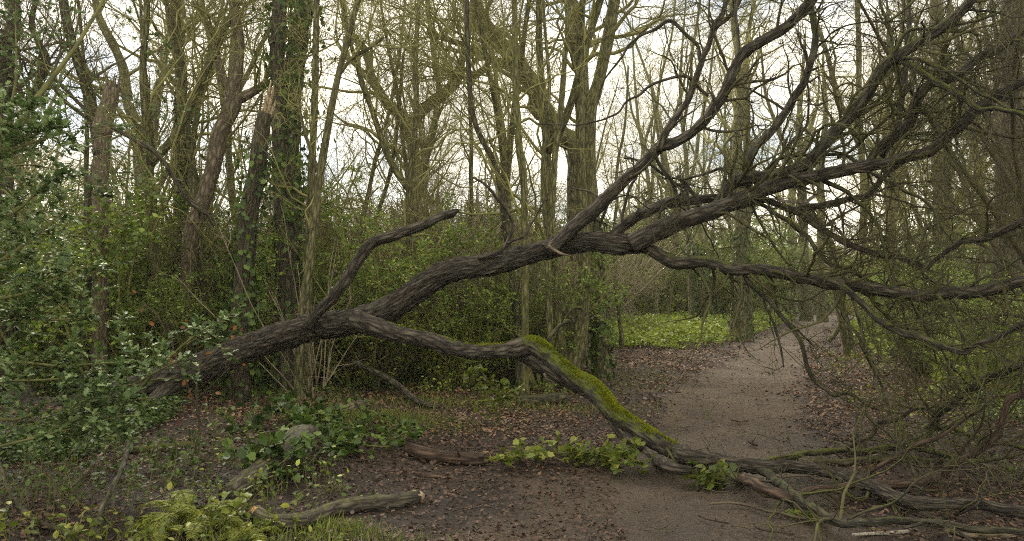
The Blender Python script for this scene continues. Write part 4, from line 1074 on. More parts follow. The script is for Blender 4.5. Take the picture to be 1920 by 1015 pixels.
log('dark crooked stick propped on the litter behind the pale log end', [(642, 720, 7, .45), (672, 728, 9, .38), (710, 735, 11, .28), (745, 742, 12, .16), (770, 752, 13, .06), (800, 758, 11), (832, 760, 7)], m='log', moss=.1, seed=7, sides=10, cat='stick', name='fallen_branch', twiggy=5)
log('dark mossy log half hidden in plants behind the moss covered limb', [(972, 752, 20), (1010, 750, 22), (1050, 746, 22), (1062, 744, 14)], m='dark_bark', moss=.3, seed=8)
log('crooked dark branch curving along the ground at the lower left corner', [(-10, 905, 9, .2), (12, 935, 10, .1), (40, 962, 12, .03), (80, 978, 12), (110, 985, 12), (135, 995, 11), (185, 1022, 9)], m='dark_bark', moss=.2, seed=9, sides=10, cat='branch', name='fallen_branch', twiggy=5)
log('pale grey branch rising in an S curve among the low plants at the left', [(178, 995, 9), (185, 968, 10, .05), (205, 945, 9, .1), (222, 922, 8, .15), (236, 895, 7, .22), (239, 868, 6, .3)], m='log', moss=.1, seed=10, sides=10, cat='branch', name='fallen_branch')
log('straight pale stick leaning in the litter at the left', [(116, 925, 5), (150, 900, 6, .03), (180, 875, 6, .07), (202, 855, 5, .1)], m='birch', moss=.1, seed=11, sides=8, cat='stick', name='fallen_branch', ridge=0)
log('low brown root-like stick half buried in the muddy leaves', [(775, 884, 9), (800, 888, 11), (835, 892, 10), (865, 897, 9)], m='red_branch', seed=12, moss=.1, cat='stick', name='fallen_branch', sides=9, ridge=0, lift=.3)
log('white peeled stick beneath the lowest limb at the right', [(1600, 998, 5), (1640, 996, 6), (1680, 995, 8), (1705, 992, 6)], m='whitewood', seed=13, cat='stick', name='fallen_branch', sides=9, ridge=0)
log('flaking yellowish log at the lower right corner', [(1785, 990, 14), (1820, 998, 16), (1860, 1000, 15), (1930, 996, 14)], m='birch', seed=14, moss=.4)
log('low dark log behind the crossed limbs at the right', [(1530, 862, 12), (1580, 866, 13), (1640, 860, 13), (1700, 858, 12), (1760, 866, 12)], m='dark_bark', seed=15, moss=.4)

TW = [('thin dark twig lying alone on the path below the limb fork', '1307 965, 1325 972, 1350 977, 1368 980', 4), ('short curved twig on the path, right of the lone thin twig', '1383 985, 1400 988, 1412 995, 1417 999', 3),
      ('forked twig on the path under the low red limb', '1330 944, 1370 942, 1405 944, 1430 955, 1445 959, 1475 960', 5), ('twig pointing at the orange torn wood from the left', '1413 984, 1430 992, 1455 995, 1490 1001', 4),
      ('long straw coloured twig leading to the tuft of green leaves on the path', '1462 960, 1490 968, 1520 972, 1545 975', 5), ('fine twig in the mud left of the path twigs', '1220 985, 1235 990, 1250 984, 1256 978', 3),
      ('small bark chip like twig on the open path', '1405 828, 1412 832, 1420 835', 6), ('short twig on the upper part of the trodden path', '1370 790, 1390 786, 1405 789', 3),
      ('brown twig on the leaf litter under the hanging sapling', '985 792, 1000 788, 1015 790', 4), ('long thin twig crossing the leaf litter near the hanging sapling', '940 770, 960 780, 980 790, 995 796', 3)]
for k, (lb, s, wd) in enumerate(TW):
    pts = []
    for q in s.split(','):
        a_, b_ = [float(v) for v in q.split()]
        c = gpt(a_, b_); pts.append([c[0], c[1], c[2] + .012, wd * .5 * c[1] / FPX])
    Q = spline(np.array(pts), 24); Q[0, 3] *= .5; Q[-1, 3] *= .4
    g = Geo(); tube(g, Q, 6, rough=.15, seed=k)
    P, r_ = grow(spline(Q, 8)[None, :, :3], spline(Q, 8)[None, :, 3], 3, rng(k), (.05, .15), n=5, rr=.6, rmin=.0015, bias=(0, 0, .2)); tubes(g, P, r_, 3)
    tag(g.obj('fallen_twig', M['dark_twig'] if k % 3 else M['red_branch']), lb, 'twig')
g = Geo()     # crumbs of twig too many to count
rg = rng(91); n = 9000
x = rg.uniform(-7, 8, n); y = rg.uniform(4.8, 15, n) ; a = rg.uniform(0, 6.28, n); ln = rg.uniform(.02, .12, n)
pn = pathness(x, y); kk = rg.uniform(size=n) < np.where(pn > 0, .25, .8); x, y, a, ln = x[kk], y[kk], a[kk], ln[kk]
z = gz(x, y) + .012
P = np.stack([np.stack([x + np.cos(a) * ln * s, y + np.sin(a) * ln * s, z + .02 * abs(s) * (a % 1)], -1) for s in (-1, 0, 1)], 1)
tubes(g, P, np.full((len(x), 3), .0022) * rg.uniform(.6, 1.6, (len(x), 1)), 3)
tag(g.obj('twig_debris', M['dark_twig']), kind='stuff')

# ================================================================== FOREGROUND PLANTS
def holly():
    rg = rng(301)
    root = empty('holly_bush', (-4.4, 6.4, 0), 'glossy spiny leaved holly reaching in sprays from the left edge over the fallen trunk', 'bush')
    B = []
    def br(rows, a, b):
        A = pz(rows, a, b); Q = spline(A, 40)
        g = Geo(); tube(g, Q, 7, rough=.06, moss=.2); g.obj('branch', M['green_twig'], root); B.append(spline(A, 14))
    br('-120 800 8, 0 787 7, 30 787 6, 59 778 6, 118 769 6, 148 754 5, 192 739 5, 213 727 4, 251 721 4, 281 704 4, 313 687 3, 355 665 2', 6.3, 5.9)
    br('-120 660 7, 0 676 6, 59 681 5, 118 687 5, 177 683 4, 225 680 3, 262 676 2', 6.4, 6.0)
    br('-120 720 6, 0 715 5, 74 713 4, 130 708 4, 166 698 3, 205 690 2', 6.2, 6.0)
    br('-60 610 6, 35 599 5, 109 600 4, 160 594 3, 205 580 2', 6.6, 6.3)
    br('-80 700 9, 0 612 7, 21 591 6, 44 562 5, 70 520 4, 90 480 3', 6.3, 6.6)
    br('-90 330 7, 0 286 6, 38 274 5, 83 261 4, 109 252 3', 5.8, 6.0)
    br('-100 540 8, -20 500 7, 30 470 6, 80 430 5, 130 390 4, 175 370 2', 6.0, 6.6)
    br('-100 440 8, -20 420 7, 30 395 5, 70 360 4, 100 330 3', 5.9, 6.2)
    br('-120 570 8, 0 560 6, 60 545 5, 110 520 4, 160 500 3', 6.1, 6.5)
    br('-60 850 6, 30 830 5, 90 815 4, 150 800 3, 220 782 3, 260 780 2', 6.0, 5.7)
    br('60 820 5, 140 790 4, 200 770 3, 245 752 3, 290 745 2', 6.0, 5.9)
    br('240 760 5, 270 720 5, 300 690 4, 340 650 4, 380 620 3, 420 600 2', 7.2, 7.0)
    br('-100 250 6, -20 240 5, 30 235 4, 60 225 2', 5.9, 6.1)
    # the main stem, off the left edge
    A = np.array([[-5.3, 6.5, -.1, .06], [-5.1, 6.4, 1, .05], [-5.0, 6.2, 2, .045], [-5.1, 6.2, 3, .035], [-5.0, 6.1, 4.2, .02]])
    g = Geo(); tube(g, spline(A, 40), 12, rough=.08); g.obj('stem', M['mossy_bark'], root)
    P0 = np.array(B)
    g = Geo(); gl = Geo()
    P1, r1 = grow(P0[..., :3], np.maximum(P0[..., 3], .003), 12, rg, (.22, .6), ang=(30, 70), n=7, rr=.6, t0=.12, up=.03, wob=.12, rmin=.0022, bias=(0, 0, 0))
    tubes(g, P1, r1, 4, .2)
    P2, r2 = grow(P1, r1, 3, rg, (.1, .28), ang=(30, 70), n=5, rr=.7, t0=.2, up=.02, wob=.12, rmin=.0018)
    tubes(g, P2, r2, 3, .2)
    g.obj('twigs', M['green_twig'], root)['kind'] = 'stuff'
    leaf_on(gl, P2, 8, rg, (.05, .08), HOLLY, (0, .9), t0=.15, flat=.82, out=.75)
    leaf_on(gl, P1, 9, rg, (.05, .085), HOLLY, (0, 1), t0=.15, flat=.82, out=.75)
    gl.obj('foliage', M['holly'], root, smooth=False)
holly()

def edge_shade_trees():  # mostly out of view, added to shade the left and right foreground
    o = make_shrub(811, 6.8, 15, 9, (.05, .085), HOLLY, 'holly', tmatn='green_twig', spread=.38, name='holly_tree', tints=(0, .8), cat='tree', rmin=.004)
    o.location = (-6.6, 7.6, 0); o['label'] = 'tall dark holly tree closing the upper left edge above the spiny sprays'
    o = make_shrub(812, 6.6, 20, 0, None, None, None, tmatn='dark_twig', spread=.36, fine=1.3, name='thorn_tree', cat='tree', rmin=.0035)
    o.location = (6.3, 8.2, 0); o['label'] = 'dense bare thorn tree with brown twigs closing the right edge'
edge_shade_trees()

def patch(name, label, cat, px, py, rx, ry, h, n, size, tmpl, m, tints=(0, 1), stems=30, stemm='green_twig', seed=1, group=None, flat=.7, lean=.25, dome=1.0):
    """a low plant: thin stems rising from one rootstock area, leaves spread through their volume; rx, ry, h in metres"""
    rg = rng(seed); c = gpt(px, py)
    root = empty(name, c, label, cat, group)
    a = rg.uniform(0, 6.28, stems); rr = np.sqrt(rg.uniform(0, 1, stems))
    x = c[0] + rx * rr * np.cos(a); y = c[1] + ry * rr * np.sin(a); z = gz(x, y)
    hh = h * (1 - .6 * dome * rr ** 2) * rg.uniform(.55, 1.1, stems)
    P = []
    for k in range(stems):
        P.append(wander((x[k], y[k], z[k] - .01), (rg.normal(0, lean) + .3 * math.cos(a[k]) * rx, rg.normal(0, lean) + .3 * math.sin(a[k]) * ry, 1), hh[k], 8, .14, rg, up=-.02))
    P = np.array(P); r_ = np.full((stems, 8), .0022) * np.linspace(1.6, .7, 8)
    g = Geo(); tubes(g, P, r_, 4)
    P1, r1 = grow(P, r_, 3, rg, (h * .25, h * .6), ang=(35, 75), n=5, rr=.8, t0=.25, wob=.15, rmin=.0014); tubes(g, P1, r1, 3)
    g.obj('stems', M[stemm], root)
    gl = Geo()
    n1 = max(1, n // (stems * 4))
    leaf_on(gl, P, n1, rg, size, tmpl, tints, t0=.3, flat=flat); leaf_on(gl, P1, n1, rg, size, tmpl, tints, t0=.1, flat=flat)
    gl.obj('foliage', M[m], root, smooth=False)
    return root

# creeper torn down with the tree, lying beside the log
def creeper(label, pts, n, size, m, tints, hgt, seed, wid=.25, name='ivy_creeper'):
    rg = rng(seed)
    A = np.array([gpt(a, b) for a, b in pts])
    root = empty(name, A[len(A) // 2], label, 'creeper')
    S = []
    for k in range(16):
        j = int(rg.integers(0, len(A) - 1)); e = min(len(A) - 1, j + int(rg.integers(1, 4)))
        B = A[j:e + 1] + rg.normal(0, wid * .4, (e + 1 - j, 3)) * np.array([1, 1, 0]); B[:, 2] += rg.uniform(.02, hgt, len(B))
        S.append(spline(np.c_[B, B[:, 0] * 0], 20)[:, :3])
    S = np.array(S); g = Geo(); tubes(g, S, np.full((16, 20), .0045), 5)
    P1, r1 = grow(S, np.full((16, 20), .0045), 9, rg, (.08, .3), ang=(30, 85), n=6, rr=.6, up=.06, wob=.2, rmin=.0016, bias=(0, 0, .4)); tubes(g, P1, r1, 4)
    g.obj('stems', M['green_twig'], root)
    gl = Geo(); leaf_on(gl, P1, max(1, n // 200), rg, size, IVY, tints, t0=.2, flat=.55, out=.8)
    leaf_on(gl, S, max(1, n // 32), rg, size, IVY, tints, t0=0, flat=.6, out=1)
    gl.obj('foliage', M[m], root, smooth=False)
creeper('large yellow green leaves of creeper heaped along the ground up to the moss covered limb', [(912, 884), (935, 880), (960, 872), (990, 866), (1015, 860), (1040, 864), (1070, 868), (1100, 860), (1130, 870), (1160, 874), (1195, 886)], 560, (.03, .085), 'lime', (.1, 1), .16, 41, wid=.34)
creeper('dark green ivy patch spilling over the litter left of the brown log', [(600, 800), (640, 802), (680, 815), (720, 832), (750, 850), (700, 850), (650, 845), (610, 830)], 1000, (.03, .07), 'ivy', (.1, 1), .30, 42, wid=.5)
creeper('ivy tangled over and around the thick rotting log', [(420, 800), (470, 815), (520, 808), (570, 800), (590, 830), (600, 870), (560, 895), (500, 905), (450, 900)], 700, (.04, .09), 'ivy', (0, .9), .35, 43, wid=.45)
creeper('few pale lime leaves lying under the fork of the low limbs', [(1300, 900), (1325, 906), (1345, 908)], 34, (.045, .08), 'lime', (0, .8), .05, 44, wid=.10)
patch('leaf_tuft', 'small bright tuft of green leaves under the lowest limb on the path', 'plant', 1518, 962, .12, .1, .07, 26, (.04, .07), IVY, 'lime', seed=45, stems=6)

# hanging sapling with yellow-green leaves
def sapling():
    rg = rng(61); root = empty('young_sapling', gpt(935, 800), 'slim sapling with drooping yellow green leaves in front of the shrub wall', 'sapling')
    g = Geo(); S = []
    for rows in ('935 800 4, 938 770 4, 930 735 4, 915 715 3, 905 700 3, 895 690 2', '938 770 3, 945 745 3, 960 735 3, 985 728 2', '930 735 3, 905 738 2, 880 700 2', '936 790 3, 930 770 3, 938 750 2, 935 720 2'):
        Q = spline(pz(rows, 9.9, 9.7), 24); tube(g, Q, 6); S.append(spline(Q, 12)[:, :3])
    g.obj('stem', M['green_twig'], root); S = np.array(S)
    P1, r1 = grow(S, np.full((4, 12), .004), 8, rg, (.1, .3), n=5, up=-.05, rmin=.0015); gg = Geo(); tubes(gg, P1, r1, 3); gg.obj('twigs', M['green_twig'], root)
    gl = Geo(); leaf_on(gl, P1, 4, rg, (.05, .11), OVAL, (.1, .8), flat=.5); leaf_on(gl, S, 8, rg, (.05, .11), OVAL, (.2, .9), flat=.5)
    gl.obj('foliage', M['lime'], root, smooth=False)
sapling()

def fern(label, px, py, n, ln, seed, m='fern', Y=None, group=None, droop=-.10):
    rg = rng(seed); c = gpt(px, py); root = empty('fern', c, label, 'fern', group)
    gl = Geo(); gs = Geo()
    for k in range(n):
        a = 6.283 * k / n + rg.normal(0, .3)
        P = wander((c[0], c[1], c[2]), (math.cos(a) * .55, math.sin(a) * .55, 1.0), ln * rg.uniform(.7, 1.1), 22, .03, rg, up=droop)
        tubes(gs, P[None], np.linspace(.004, .001, 22)[None], 4)
        T = unit(np.gradient(P, axis=0)); sd = unit(np.cross(T, np.array([0, 0, 1.0]))); up = np.cross(sd, T)
        for s in (-1, 1):
            i = np.repeat(np.arange(4, 21), 1); L0 = ln * .24 * np.sin((i - 2) / 20 * 3.0) ** .7 * (1 - (i / 24) ** 2) + .01
            d = unit(s * sd[i] + .35 * T[i] + .12 * rg.normal(size=(len(i), 3)))
            # pinnules along each pinna
            for u in np.linspace(.08, 1, 9):
                for q in (-1, 1):
                    cc = P[i] + d * (L0 * u)[:, None] - up[i] * (.25 * L0 * u * u)[:, None]
                    dd = unit(q * T[i] + .5 * d)
                    leaves(gl, cc, dd, up[i] + .2 * rg.normal(size=(len(i), 3)), L0 * .26 * (1.15 - u) + .006, LANCE, np.clip(rg.uniform(.1, 1, len(i)), 0, 1))
    gs.obj('stalks', M['green_twig'], root); gl.obj('fronds', M[m], root, smooth=False)
fern('bright yellow green fern at the lower left, with the tallest frond pointing left', 352, 975, 7, .48, 71)
fern('small fern beside the bramble leaves, right of the tallest fern', 400, 990, 7, .38, 72)
fern('low fern in the shade at the bottom left among bramble leaves', 300, 1005, 5, .28, 73)
fern('tiny fern peeping out below the mossy bent log', 470, 1008, 6, .26, 74)

BR = [('pale bramble with large oval leaves at the bottom edge left of the ferns', 150, 1008, .5, .3, .22, 90, (.035, .065), 'lime', 51), ('bramble with broad leaves at the bottom left corner', 45, 1010, .45, .3, .3, 78, (.035, .07), 'lime', 52),
      ('bramble leaves crowding under the tallest fern', 370, 1005, .55, .35, .35, 156, (.035, .065), 'lime', 53), ('leafy bramble between the fern and the mossy bent log', 430, 985, .4, .3, .28, 108, (.045, .08), 'lime', 54),
      ('dull bramble with few leaves behind the S curved branch', 215, 900, .6, .5, .28, 150, (.04, .07), 'ivy', 55), ('sparse bramble near the pale leaning stick', 110, 910, .7, .5, .3, 170, (.04, .07), 'ivy', 56),
      ('bushy young holly seedling on the dark litter under the holly sprays', 160, 850, .5, .4, .45, 260, (.04, .06), 'holly', 57), ('dark leafed bramble below the trunk shadow', 300, 900, .5, .4, .25, 120, (.04, .07), 'ivy', 58),
      ('tall tangled bramble rising in front of the thick rotting log', 500, 905, .55, .3, .55, 160, (.035, .06), 'herb', 59), ('bramble arching over the ivy right of the trunk root', 420, 850, .6, .5, .5, 260, (.035, .065), 'ivy', 60),
      ('dark tangled bramble arching low at the left, above the crooked dark branch', 60, 930, .6, .3, .5, 90, (.03, .05), 'ivy', 91), ('wiry bramble tangle left of the S curved branch', 150, 945, .5, .3, .45, 80, (.03, .05), 'ivy', 92),
      ('wiry dark bramble between the S curved branch and the ferns', 285, 935, .5, .35, .5, 100, (.03, .05), 'ivy', 93), ('leafy bramble filling the litter between the two thin logs at the left', 300, 860, .7, .35, .4, 150, (.03, .055), 'ivy', 101), ('scrambling bramble at the left edge above the corner leaves', 30, 960, .5, .3, .5, 130, (.03, .055), 'ivy', 102), ('bramble with yellowish leaves before the thick rotting log', 470, 945, .5, .2, .3, 110, (.03, .055), 'lime', 103), ('loose dark bramble at the left under the holly sprays', 100, 870, .8, .5, .45, 170, (.03, .055), 'ivy', 104), ('green bramble at the right edge below the arching limb', 1850, 800, .8, .5, .6, 300, (.035, .06), 'herb', 111), ('low bramble among the crossed limbs at the right', 1760, 830, .6, .4, .4, 180, (.03, .05), 'herb', 112), ('bramble on the right verge behind the crossed limbs', 1700, 770, .9, .6, .6, 300, (.035, .06), 'herb', 113), ('bramble at the lower right edge beside the lowest limbs', 1890, 900, .5, .3, .35, 140, (.03, .05), 'ivy', 114), ('leafy bramble on the right verge beside the slanting trunk', 1650, 700, 1.0, .8, .7, 380, (.04, .07), 'herb', 115),
      ('small bramble under the hanging rusty leaves', 365, 880, .4, .35, .45, 110, (.03, .05), 'ivy', 94),
      ('low leafy bramble in front of the mossy bent log', 560, 1005, .35, .15, .15, 70, (.03, .05), 'lime', 95), ('straggling bramble behind the mossy bent log', 590, 930, .5, .25, .3, 80, (.03, .05), 'ivy', 96),
      ('bramble crowding behind the low ivy at the foot of the shrub wall', 560, 770, .7, .5, .6, 260, (.035, .06), 'ivy', 97), ('bramble at the foot of the shrub wall beside the dark crooked stick', 850, 745, .8, .4, .5, 300, (.035, .06), 'herb', 98),
      ('small bramble left of the ivied trunk foot beside the litter', 1030, 742, .5, .3, .3, 120, (.03, .05), 'herb', 99)]
for lb, px, py, rx, ry, h, n, sz, m, sd in BR:
    patch('holly_seedling' if 'holly' in lb else 'bramble', lb, 'seedling' if 'holly' in lb else 'bramble', px, py, rx, ry, h, n, sz, HOLLY if 'holly' in lb else OVAL, m, seed=sd, stems=22, flat=.75)

# rusty leaves still hanging on a dead beech spray
def rusty():
    rg = rng(63); root = empty('dead_sapling', gpt(372, 850), 'dead sapling with a few rusty orange leaves standing before the trunk', 'sapling')
    S = []; g = Geo()
    for rows in ('372 850 5, 374 800 5, 368 750 4, 372 700 4, 385 650 3, 400 600 2', '370 770 3, 350 720 3, 330 670 2, 318 620 2', '372 700 3, 395 670 3, 430 640 2, 470 625 2', '368 750 3, 400 720 2, 430 690 2', '340 690 2, 300 600 2, 270 570 2'):
        Q = spline(pz(rows, 8.1, 7.9), 24); tube(g, Q, 6, rough=.1); S.append(spline(Q, 12)[:, :3])
    g.obj('stem', M['dark_twig'], root); S = np.array(S)
    P1, r1 = grow(S, np.full((5, 12), .004), 8, rg, (.15, .5), n=6, rmin=.0018); P2, r2 = grow(P1, r1, 4, rg, (.06, .2), n=4, rmin=.0014)
    gg = Geo(); tubes(gg, P1, r1, 3); tubes(gg, P2, r2, 3); gg.obj('twigs', M['red_branch'], root)
    gl = Geo(); c, T = along(P2, 1, rg); k = rg.choice(len(c), 26, replace=False)
    leaves(gl, c[k], unit(rg.normal(size=(26, 3)) + np.array([0, 0, -1.2])), rg.normal(size=(26, 3)), rg.uniform(.04, .075, 26), OVAL, rg.uniform(0, 1, 26)); gl.obj('foliage', M['rust'], root, smooth=False)
rusty()

# grass
def grass(lst, seed=5):
    rg = rng(seed); g = Geo()
    for px, py, rx, ry, n, ln in lst:
        c = gpt(px, py); x = c[0] + rg.normal(0, rx, n); y = c[1] + rg.normal(0, ry, n); z = gz(x, y)
        leaves(g, np.stack([x, y, z], -1), np.stack([rg.normal(0, .5, n), rg.normal(0, .5, n), np.ones(n)], -1), unit(rg.normal(size=(n, 3))), rg.uniform(ln * .5, ln * 1.2, n), BLADE, rg.uniform(0, 1, n))
    tag(g.obj('grass', M['grass'], smooth=False), kind='stuff')
grass([(625, 990, .16, .10, 420, .09), (575, 1010, .25, .1, 160, .07), (680, 785, .55, .2, 1500, .13), (760, 795, .5, .2, 500, .10), (700, 1005, .3, .1, 300, .08), (430, 1010, .4, .1, 300, .12), (1120, 720, .6, 1.0, 700, .10), (1170, 705, .8, 1.2, 900, .10), (900, 760, 1.2, .3, 1500, .12)])

# ================================================================== UNDERGROWTH (uncountable)
def cover(name, regions, m, n, size, tmpl, hmax, seed, stems=True):
    rg = rng(seed); gl = Geo(); X = []; Y = []
    for poly, w_ in regions:
        poly = np.array(poly, float); k = 0; need = int(n * w_)
        lo, hi = poly.min(0), poly.max(0)
        while k < need:
            x = rg.uniform(lo[0], hi[0], need * 2); y = rg.uniform(lo[1], hi[1], need * 2)
            ins = np.zeros(len(x), bool); j = len(poly) - 1
            for i in range(len(poly)):
                xi, yi, xj, yj = *poly[i], *poly[j]
                ins ^= ((yi > y) != (yj > y)) & (x < (xj - xi) * (y - yi) / (yj - yi + 1e-12) + xi); j = i
            ok = ins & (pathness(x, y) < -.35) & (fbm(np.stack([x * .7, y * .7, x * 0], -1), seed, 3) + rg.normal(0, .3, len(x)) > -.35)
            X.append(x[ok]); Y.append(y[ok]); k += ok.sum()
            if ok.sum() == 0: break
    X = np.concatenate(X); Y = np.concatenate(Y); K = len(X)
    hum = np.clip(.6 + .5 * vnoise(np.stack([X * 1.3, Y * 1.3, X * 0], -1), seed + 1), .15, 1.2)
    edge = np.clip((-pathness(X, Y) - .3) * .8, .15, 1)
    z = gz(X, Y) + hmax * hum * edge * rg.uniform(0.05, 1, K) ** .6
    leaves(gl, np.stack([X, Y, z], -1), rg.normal(size=(K, 3)) * np.array([1, 1, .35]), unit(rg.normal(size=(K, 3)) * .6 + np.array([0, 0, 1])), rg.uniform(size[0], size[1], K), tmpl, np.clip(rg.beta(2, 2, K), 0, 1))
    tag(gl.obj(name, M[m], smooth=False), kind='stuff')
# (x, y) on the ground
cover('undergrowth', [([(2.6, 22.5), (5.6, 24), (8.5, 30), (14, 43), (22, 62), (4, 62), (3, 35)], .6), ([(9, 19), (12.5, 22), (17, 30), (26, 45), (34, 60), (24, 52), (16, 38), (10.6, 25)], .3), ([(6.6, 12.5), (15, 12), (20, 22), (10.5, 20)], .25)], 'herb', 66000, (.08, .17), OVAL, .75, 81)
cover('ivy_ground_cover', [([(5.4, 9.5), (9, 9.5), (13, 16), (9.2, 16)], .25), ([(-9, 10.5), (-1, 12.3), (1.4, 12.6), (1.2, 16), (-12, 15)], .4), ([(-7, 7), (-3.8, 7), (-4, 10), (-8, 10)], .2)], 'ivy', 30000, (.03, .065), OVAL, .25, 82)

# ================================================================== REPEATED SHRUBS AND TREES
def pxof(x, y): return CX + FPX * x / y

SH = [make_shrub(401, 3.2, 14, 10, (.04, .09), LANCE, 'shrub', spread=.55), make_shrub(402, 3.0, 15, 13, (.035, .075), LANCE, 'shrub', spread=.5, fine=.9),
      make_shrub(403, 3.4, 11, 9, (.05, .09), OVAL, 'shrub', spread=.45), make_shrub(404, 2.6, 15, 9, (.045, .08), LANCE, 'herb', spread=.7),
      make_shrub(405, 3.4, 22, 0, None, None, None, spread=.45, fine=1.3, name='bare_shrub', rmin=.003), make_shrub(406, 3.0, 26, 0, None, None, None, tmatn='pale_twig', spread=.55, fine=1.0, name='bare_shrub', rmin=.003),
      make_shrub(407, 2.8, 24, 3, (.03, .055), LANCE, 'shrub', tmatn='dark_twig', spread=.6, fine=1.3, rmin=.003)]
used = set()
def put(k, x, y, rz, sc, label, group, protos, name=None):
    loc = (x, y, float(gz(x, y)) - .03)
    if id(protos[k]) not in used:
        used.add(id(protos[k])); o = protos[k]
        o.location = loc; o.rotation_euler = (0, 0, rz); o.scale = (sc, sc, sc) if np.ndim(sc) == 0 else sc
        if name: o.name = name
        o['label'] = label; o['group'] = group; return o
    return rename_copy(protos[k], loc, rz, sc, label, group, name or protos[k].name.split('.')[0])

rg = rng(777)
def scatter_shrubs():
    n = 0
    spec = [ # px0, px1, Y0, Y1, count, scale lo, hi, kinds, label
        (560, 1020, 12.9, 15.2, 12, .42, 1.0, (0, 6, 2, 3, 1), 'small leaved green shrub at the front of the shrub wall behind the fallen trunk'),
        (560, 1060, 15, 19, 11, .7, 1.6, (0, 1, 4, 4, 5, 6), 'green shrub deep in the shrub wall behind the fallen trunk'),
        (-40, 560, 12.6, 14.9, 11, .45, 1.1, (0, 1, 2, 6, 6), 'dark leafy shrub behind the fallen trunk on the left'),
        (-100, 600, 14, 19, 16, .8, 1.6, (0, 1, 4, 5, 6), 'tangled shrub in the left wood behind the birch'),
        (1130, 1400, 45, 70, 24, 1.6, 2.8, (0, 1, 2, 3), 'far green shrub beyond the herb cover left of the path'),
        (1000, 1105, 21, 30, 6, .8, 1.3, (0, 2, 5), 'green shrub behind the ivy footed forked tree'),
        (1340, 1640, 74, 105, 22, 1.5, 3.0, (0, 3, 1, 5), 'hazy shrub where the path disappears'),
        (1660, 2000, 12, 17, 7, .45, .7, (0, 6, 3, 1), 'twiggy shrub in the tangle on the right bank'),
        (1650, 2050, 18, 30, 12, .7, 1.1, (0, 1, 5, 6, 3), 'shrub further back on the right bank'),
        (-200, 1150, 20, 34, 34, 1.1, 1.7, (0, 1, 2, 4, 5, 6), 'shrub in the depth of the wood'),
        (-300, 1150, 35, 60, 34, 1.4, 2.2, (0, 2, 4, 5), 'distant shrub closing the wood'),
        (1650, 2200, 32, 60, 20, 1.3, 2.0, (0, 3, 4, 5), 'distant shrub on the right of the path')]
    for px0, px1, y0, y1, c, s0, s1, kinds, lb in spec:
        for i in range(c):
            px = px0 + (px1 - px0) * (i + rg.uniform(.1, .9)) / c; y = rg.uniform(y0, y1); x = (px - CX) * y / FPX
            if pathness(np.array([x]), np.array([y]))[0] > -1.7: continue
            put(int(rg.choice(kinds)), x, y, rg.uniform(0, 6.28), rg.uniform(s0, s1), lb, lb.replace(' shrub', ' shrubs', 1), SH)
            n += 1
    return n
scatter_shrubs()
for i in range(12):
    y = rg.uniform(92, 106); px = 1485 + 12.5 * i
    put(int(rg.choice((0, 1, 3))), (px - CX) * y / FPX, y, rg.uniform(0, 6.28), rg.uniform(2.2, 3.6), 'tall green thicket shrub closing the far end of the path', 'far thicket shrubs', SH)

SA = [make_tree(701, 8, .045, wob=.05, limbs=16, tmat='mossy_bark', fine=.7, rmin=.0024, t0=.2), make_tree(702, 9, .055, wob=.07, limbs=18, tmat='mossy_bark', fine=.7, rmin=.0024, t0=.15, fork=1),
      make_tree(703, 7, .035, wob=.08, limbs=14, tmat='wood_bark', fine=.75, rmin=.0022, t0=.2, lean=(.15, .05)), make_tree(704, 9, .05, wob=.06, limbs=16, tmat='mossy_bark', fine=.7, rmin=.0024, t0=.25, lean=(-.12, 0), fork=1)]
def scatter_saplings():
    for px0, px1, y0, y1, c, lb in ((-60, 1100, 12.8, 19, 14, 'slim olive sapling rising out of the shrubs behind the fallen trunk'), (-100, 1180, 20, 34, 12, 'slim yellowish sapling further back in the wood'),
                                   (1200, 1370, 34, 55, 10, 'slim sapling in the green cover left of the path'), (1200, 1640, 60, 85, 14, 'slim sapling far off around the bend of the path'), (1620, 2000, 15, 32, 15, 'slim sapling on the right bank behind the fallen crown')):
        for i in range(c):
            px = px0 + (px1 - px0) * (i + rg.uniform(.05, .95)) / c; y = rg.uniform(y0, y1); x = (px - CX) * y / FPX
            if pathness(np.array([x]), np.array([y]))[0] > -1.2: continue
            put(int(rg.integers(0, 4)), x, y, rg.uniform(0, 6.28), rg.uniform(.8, 1.25), lb, lb.replace(' sapling', ' saplings', 1), SA, 'slim_sapling')['category'] = 'sapling'
scatter_saplings()
def pale_stems():
    q = rng(66); c = np.array([(585 - CX) * 11.6 / FPX, 11.6, 0.0]); root = empty('hazel_stems', c, 'spray of bare pale stems fanning up behind the fork of the trunk', 'shrub')
    P = np.array([wander(c + q.normal(0, .08, 3) * np.array([1, 1, 0]), (q.normal(.05, .35), q.normal(0, .2), 1), q.uniform(1.6, 3.2), 14, .05, q, up=-.01) for _ in range(14)])
    g = Geo(); tubes(g, P, np.linspace(.012, .004, 14)[None] * np.ones((14, 1)), 5); g.obj('stems', M['pale_twig'], root)
    P1, r1 = grow(P, np.full((14, 14), .007), 5, q, (.3, .9), n=8, rr=.6, wob=.15, rmin=.0025); g = Geo(); tubes(g, P1, r1, 4)
    P1, r1 = grow(P1, r1, 3, q, (.1, .3), n=5, rr=.7, wob=.2, rmin=.0018); tubes(g, P1, r1, 3); g.obj('twigs', M['pale_twig'], root)
pale_stems()

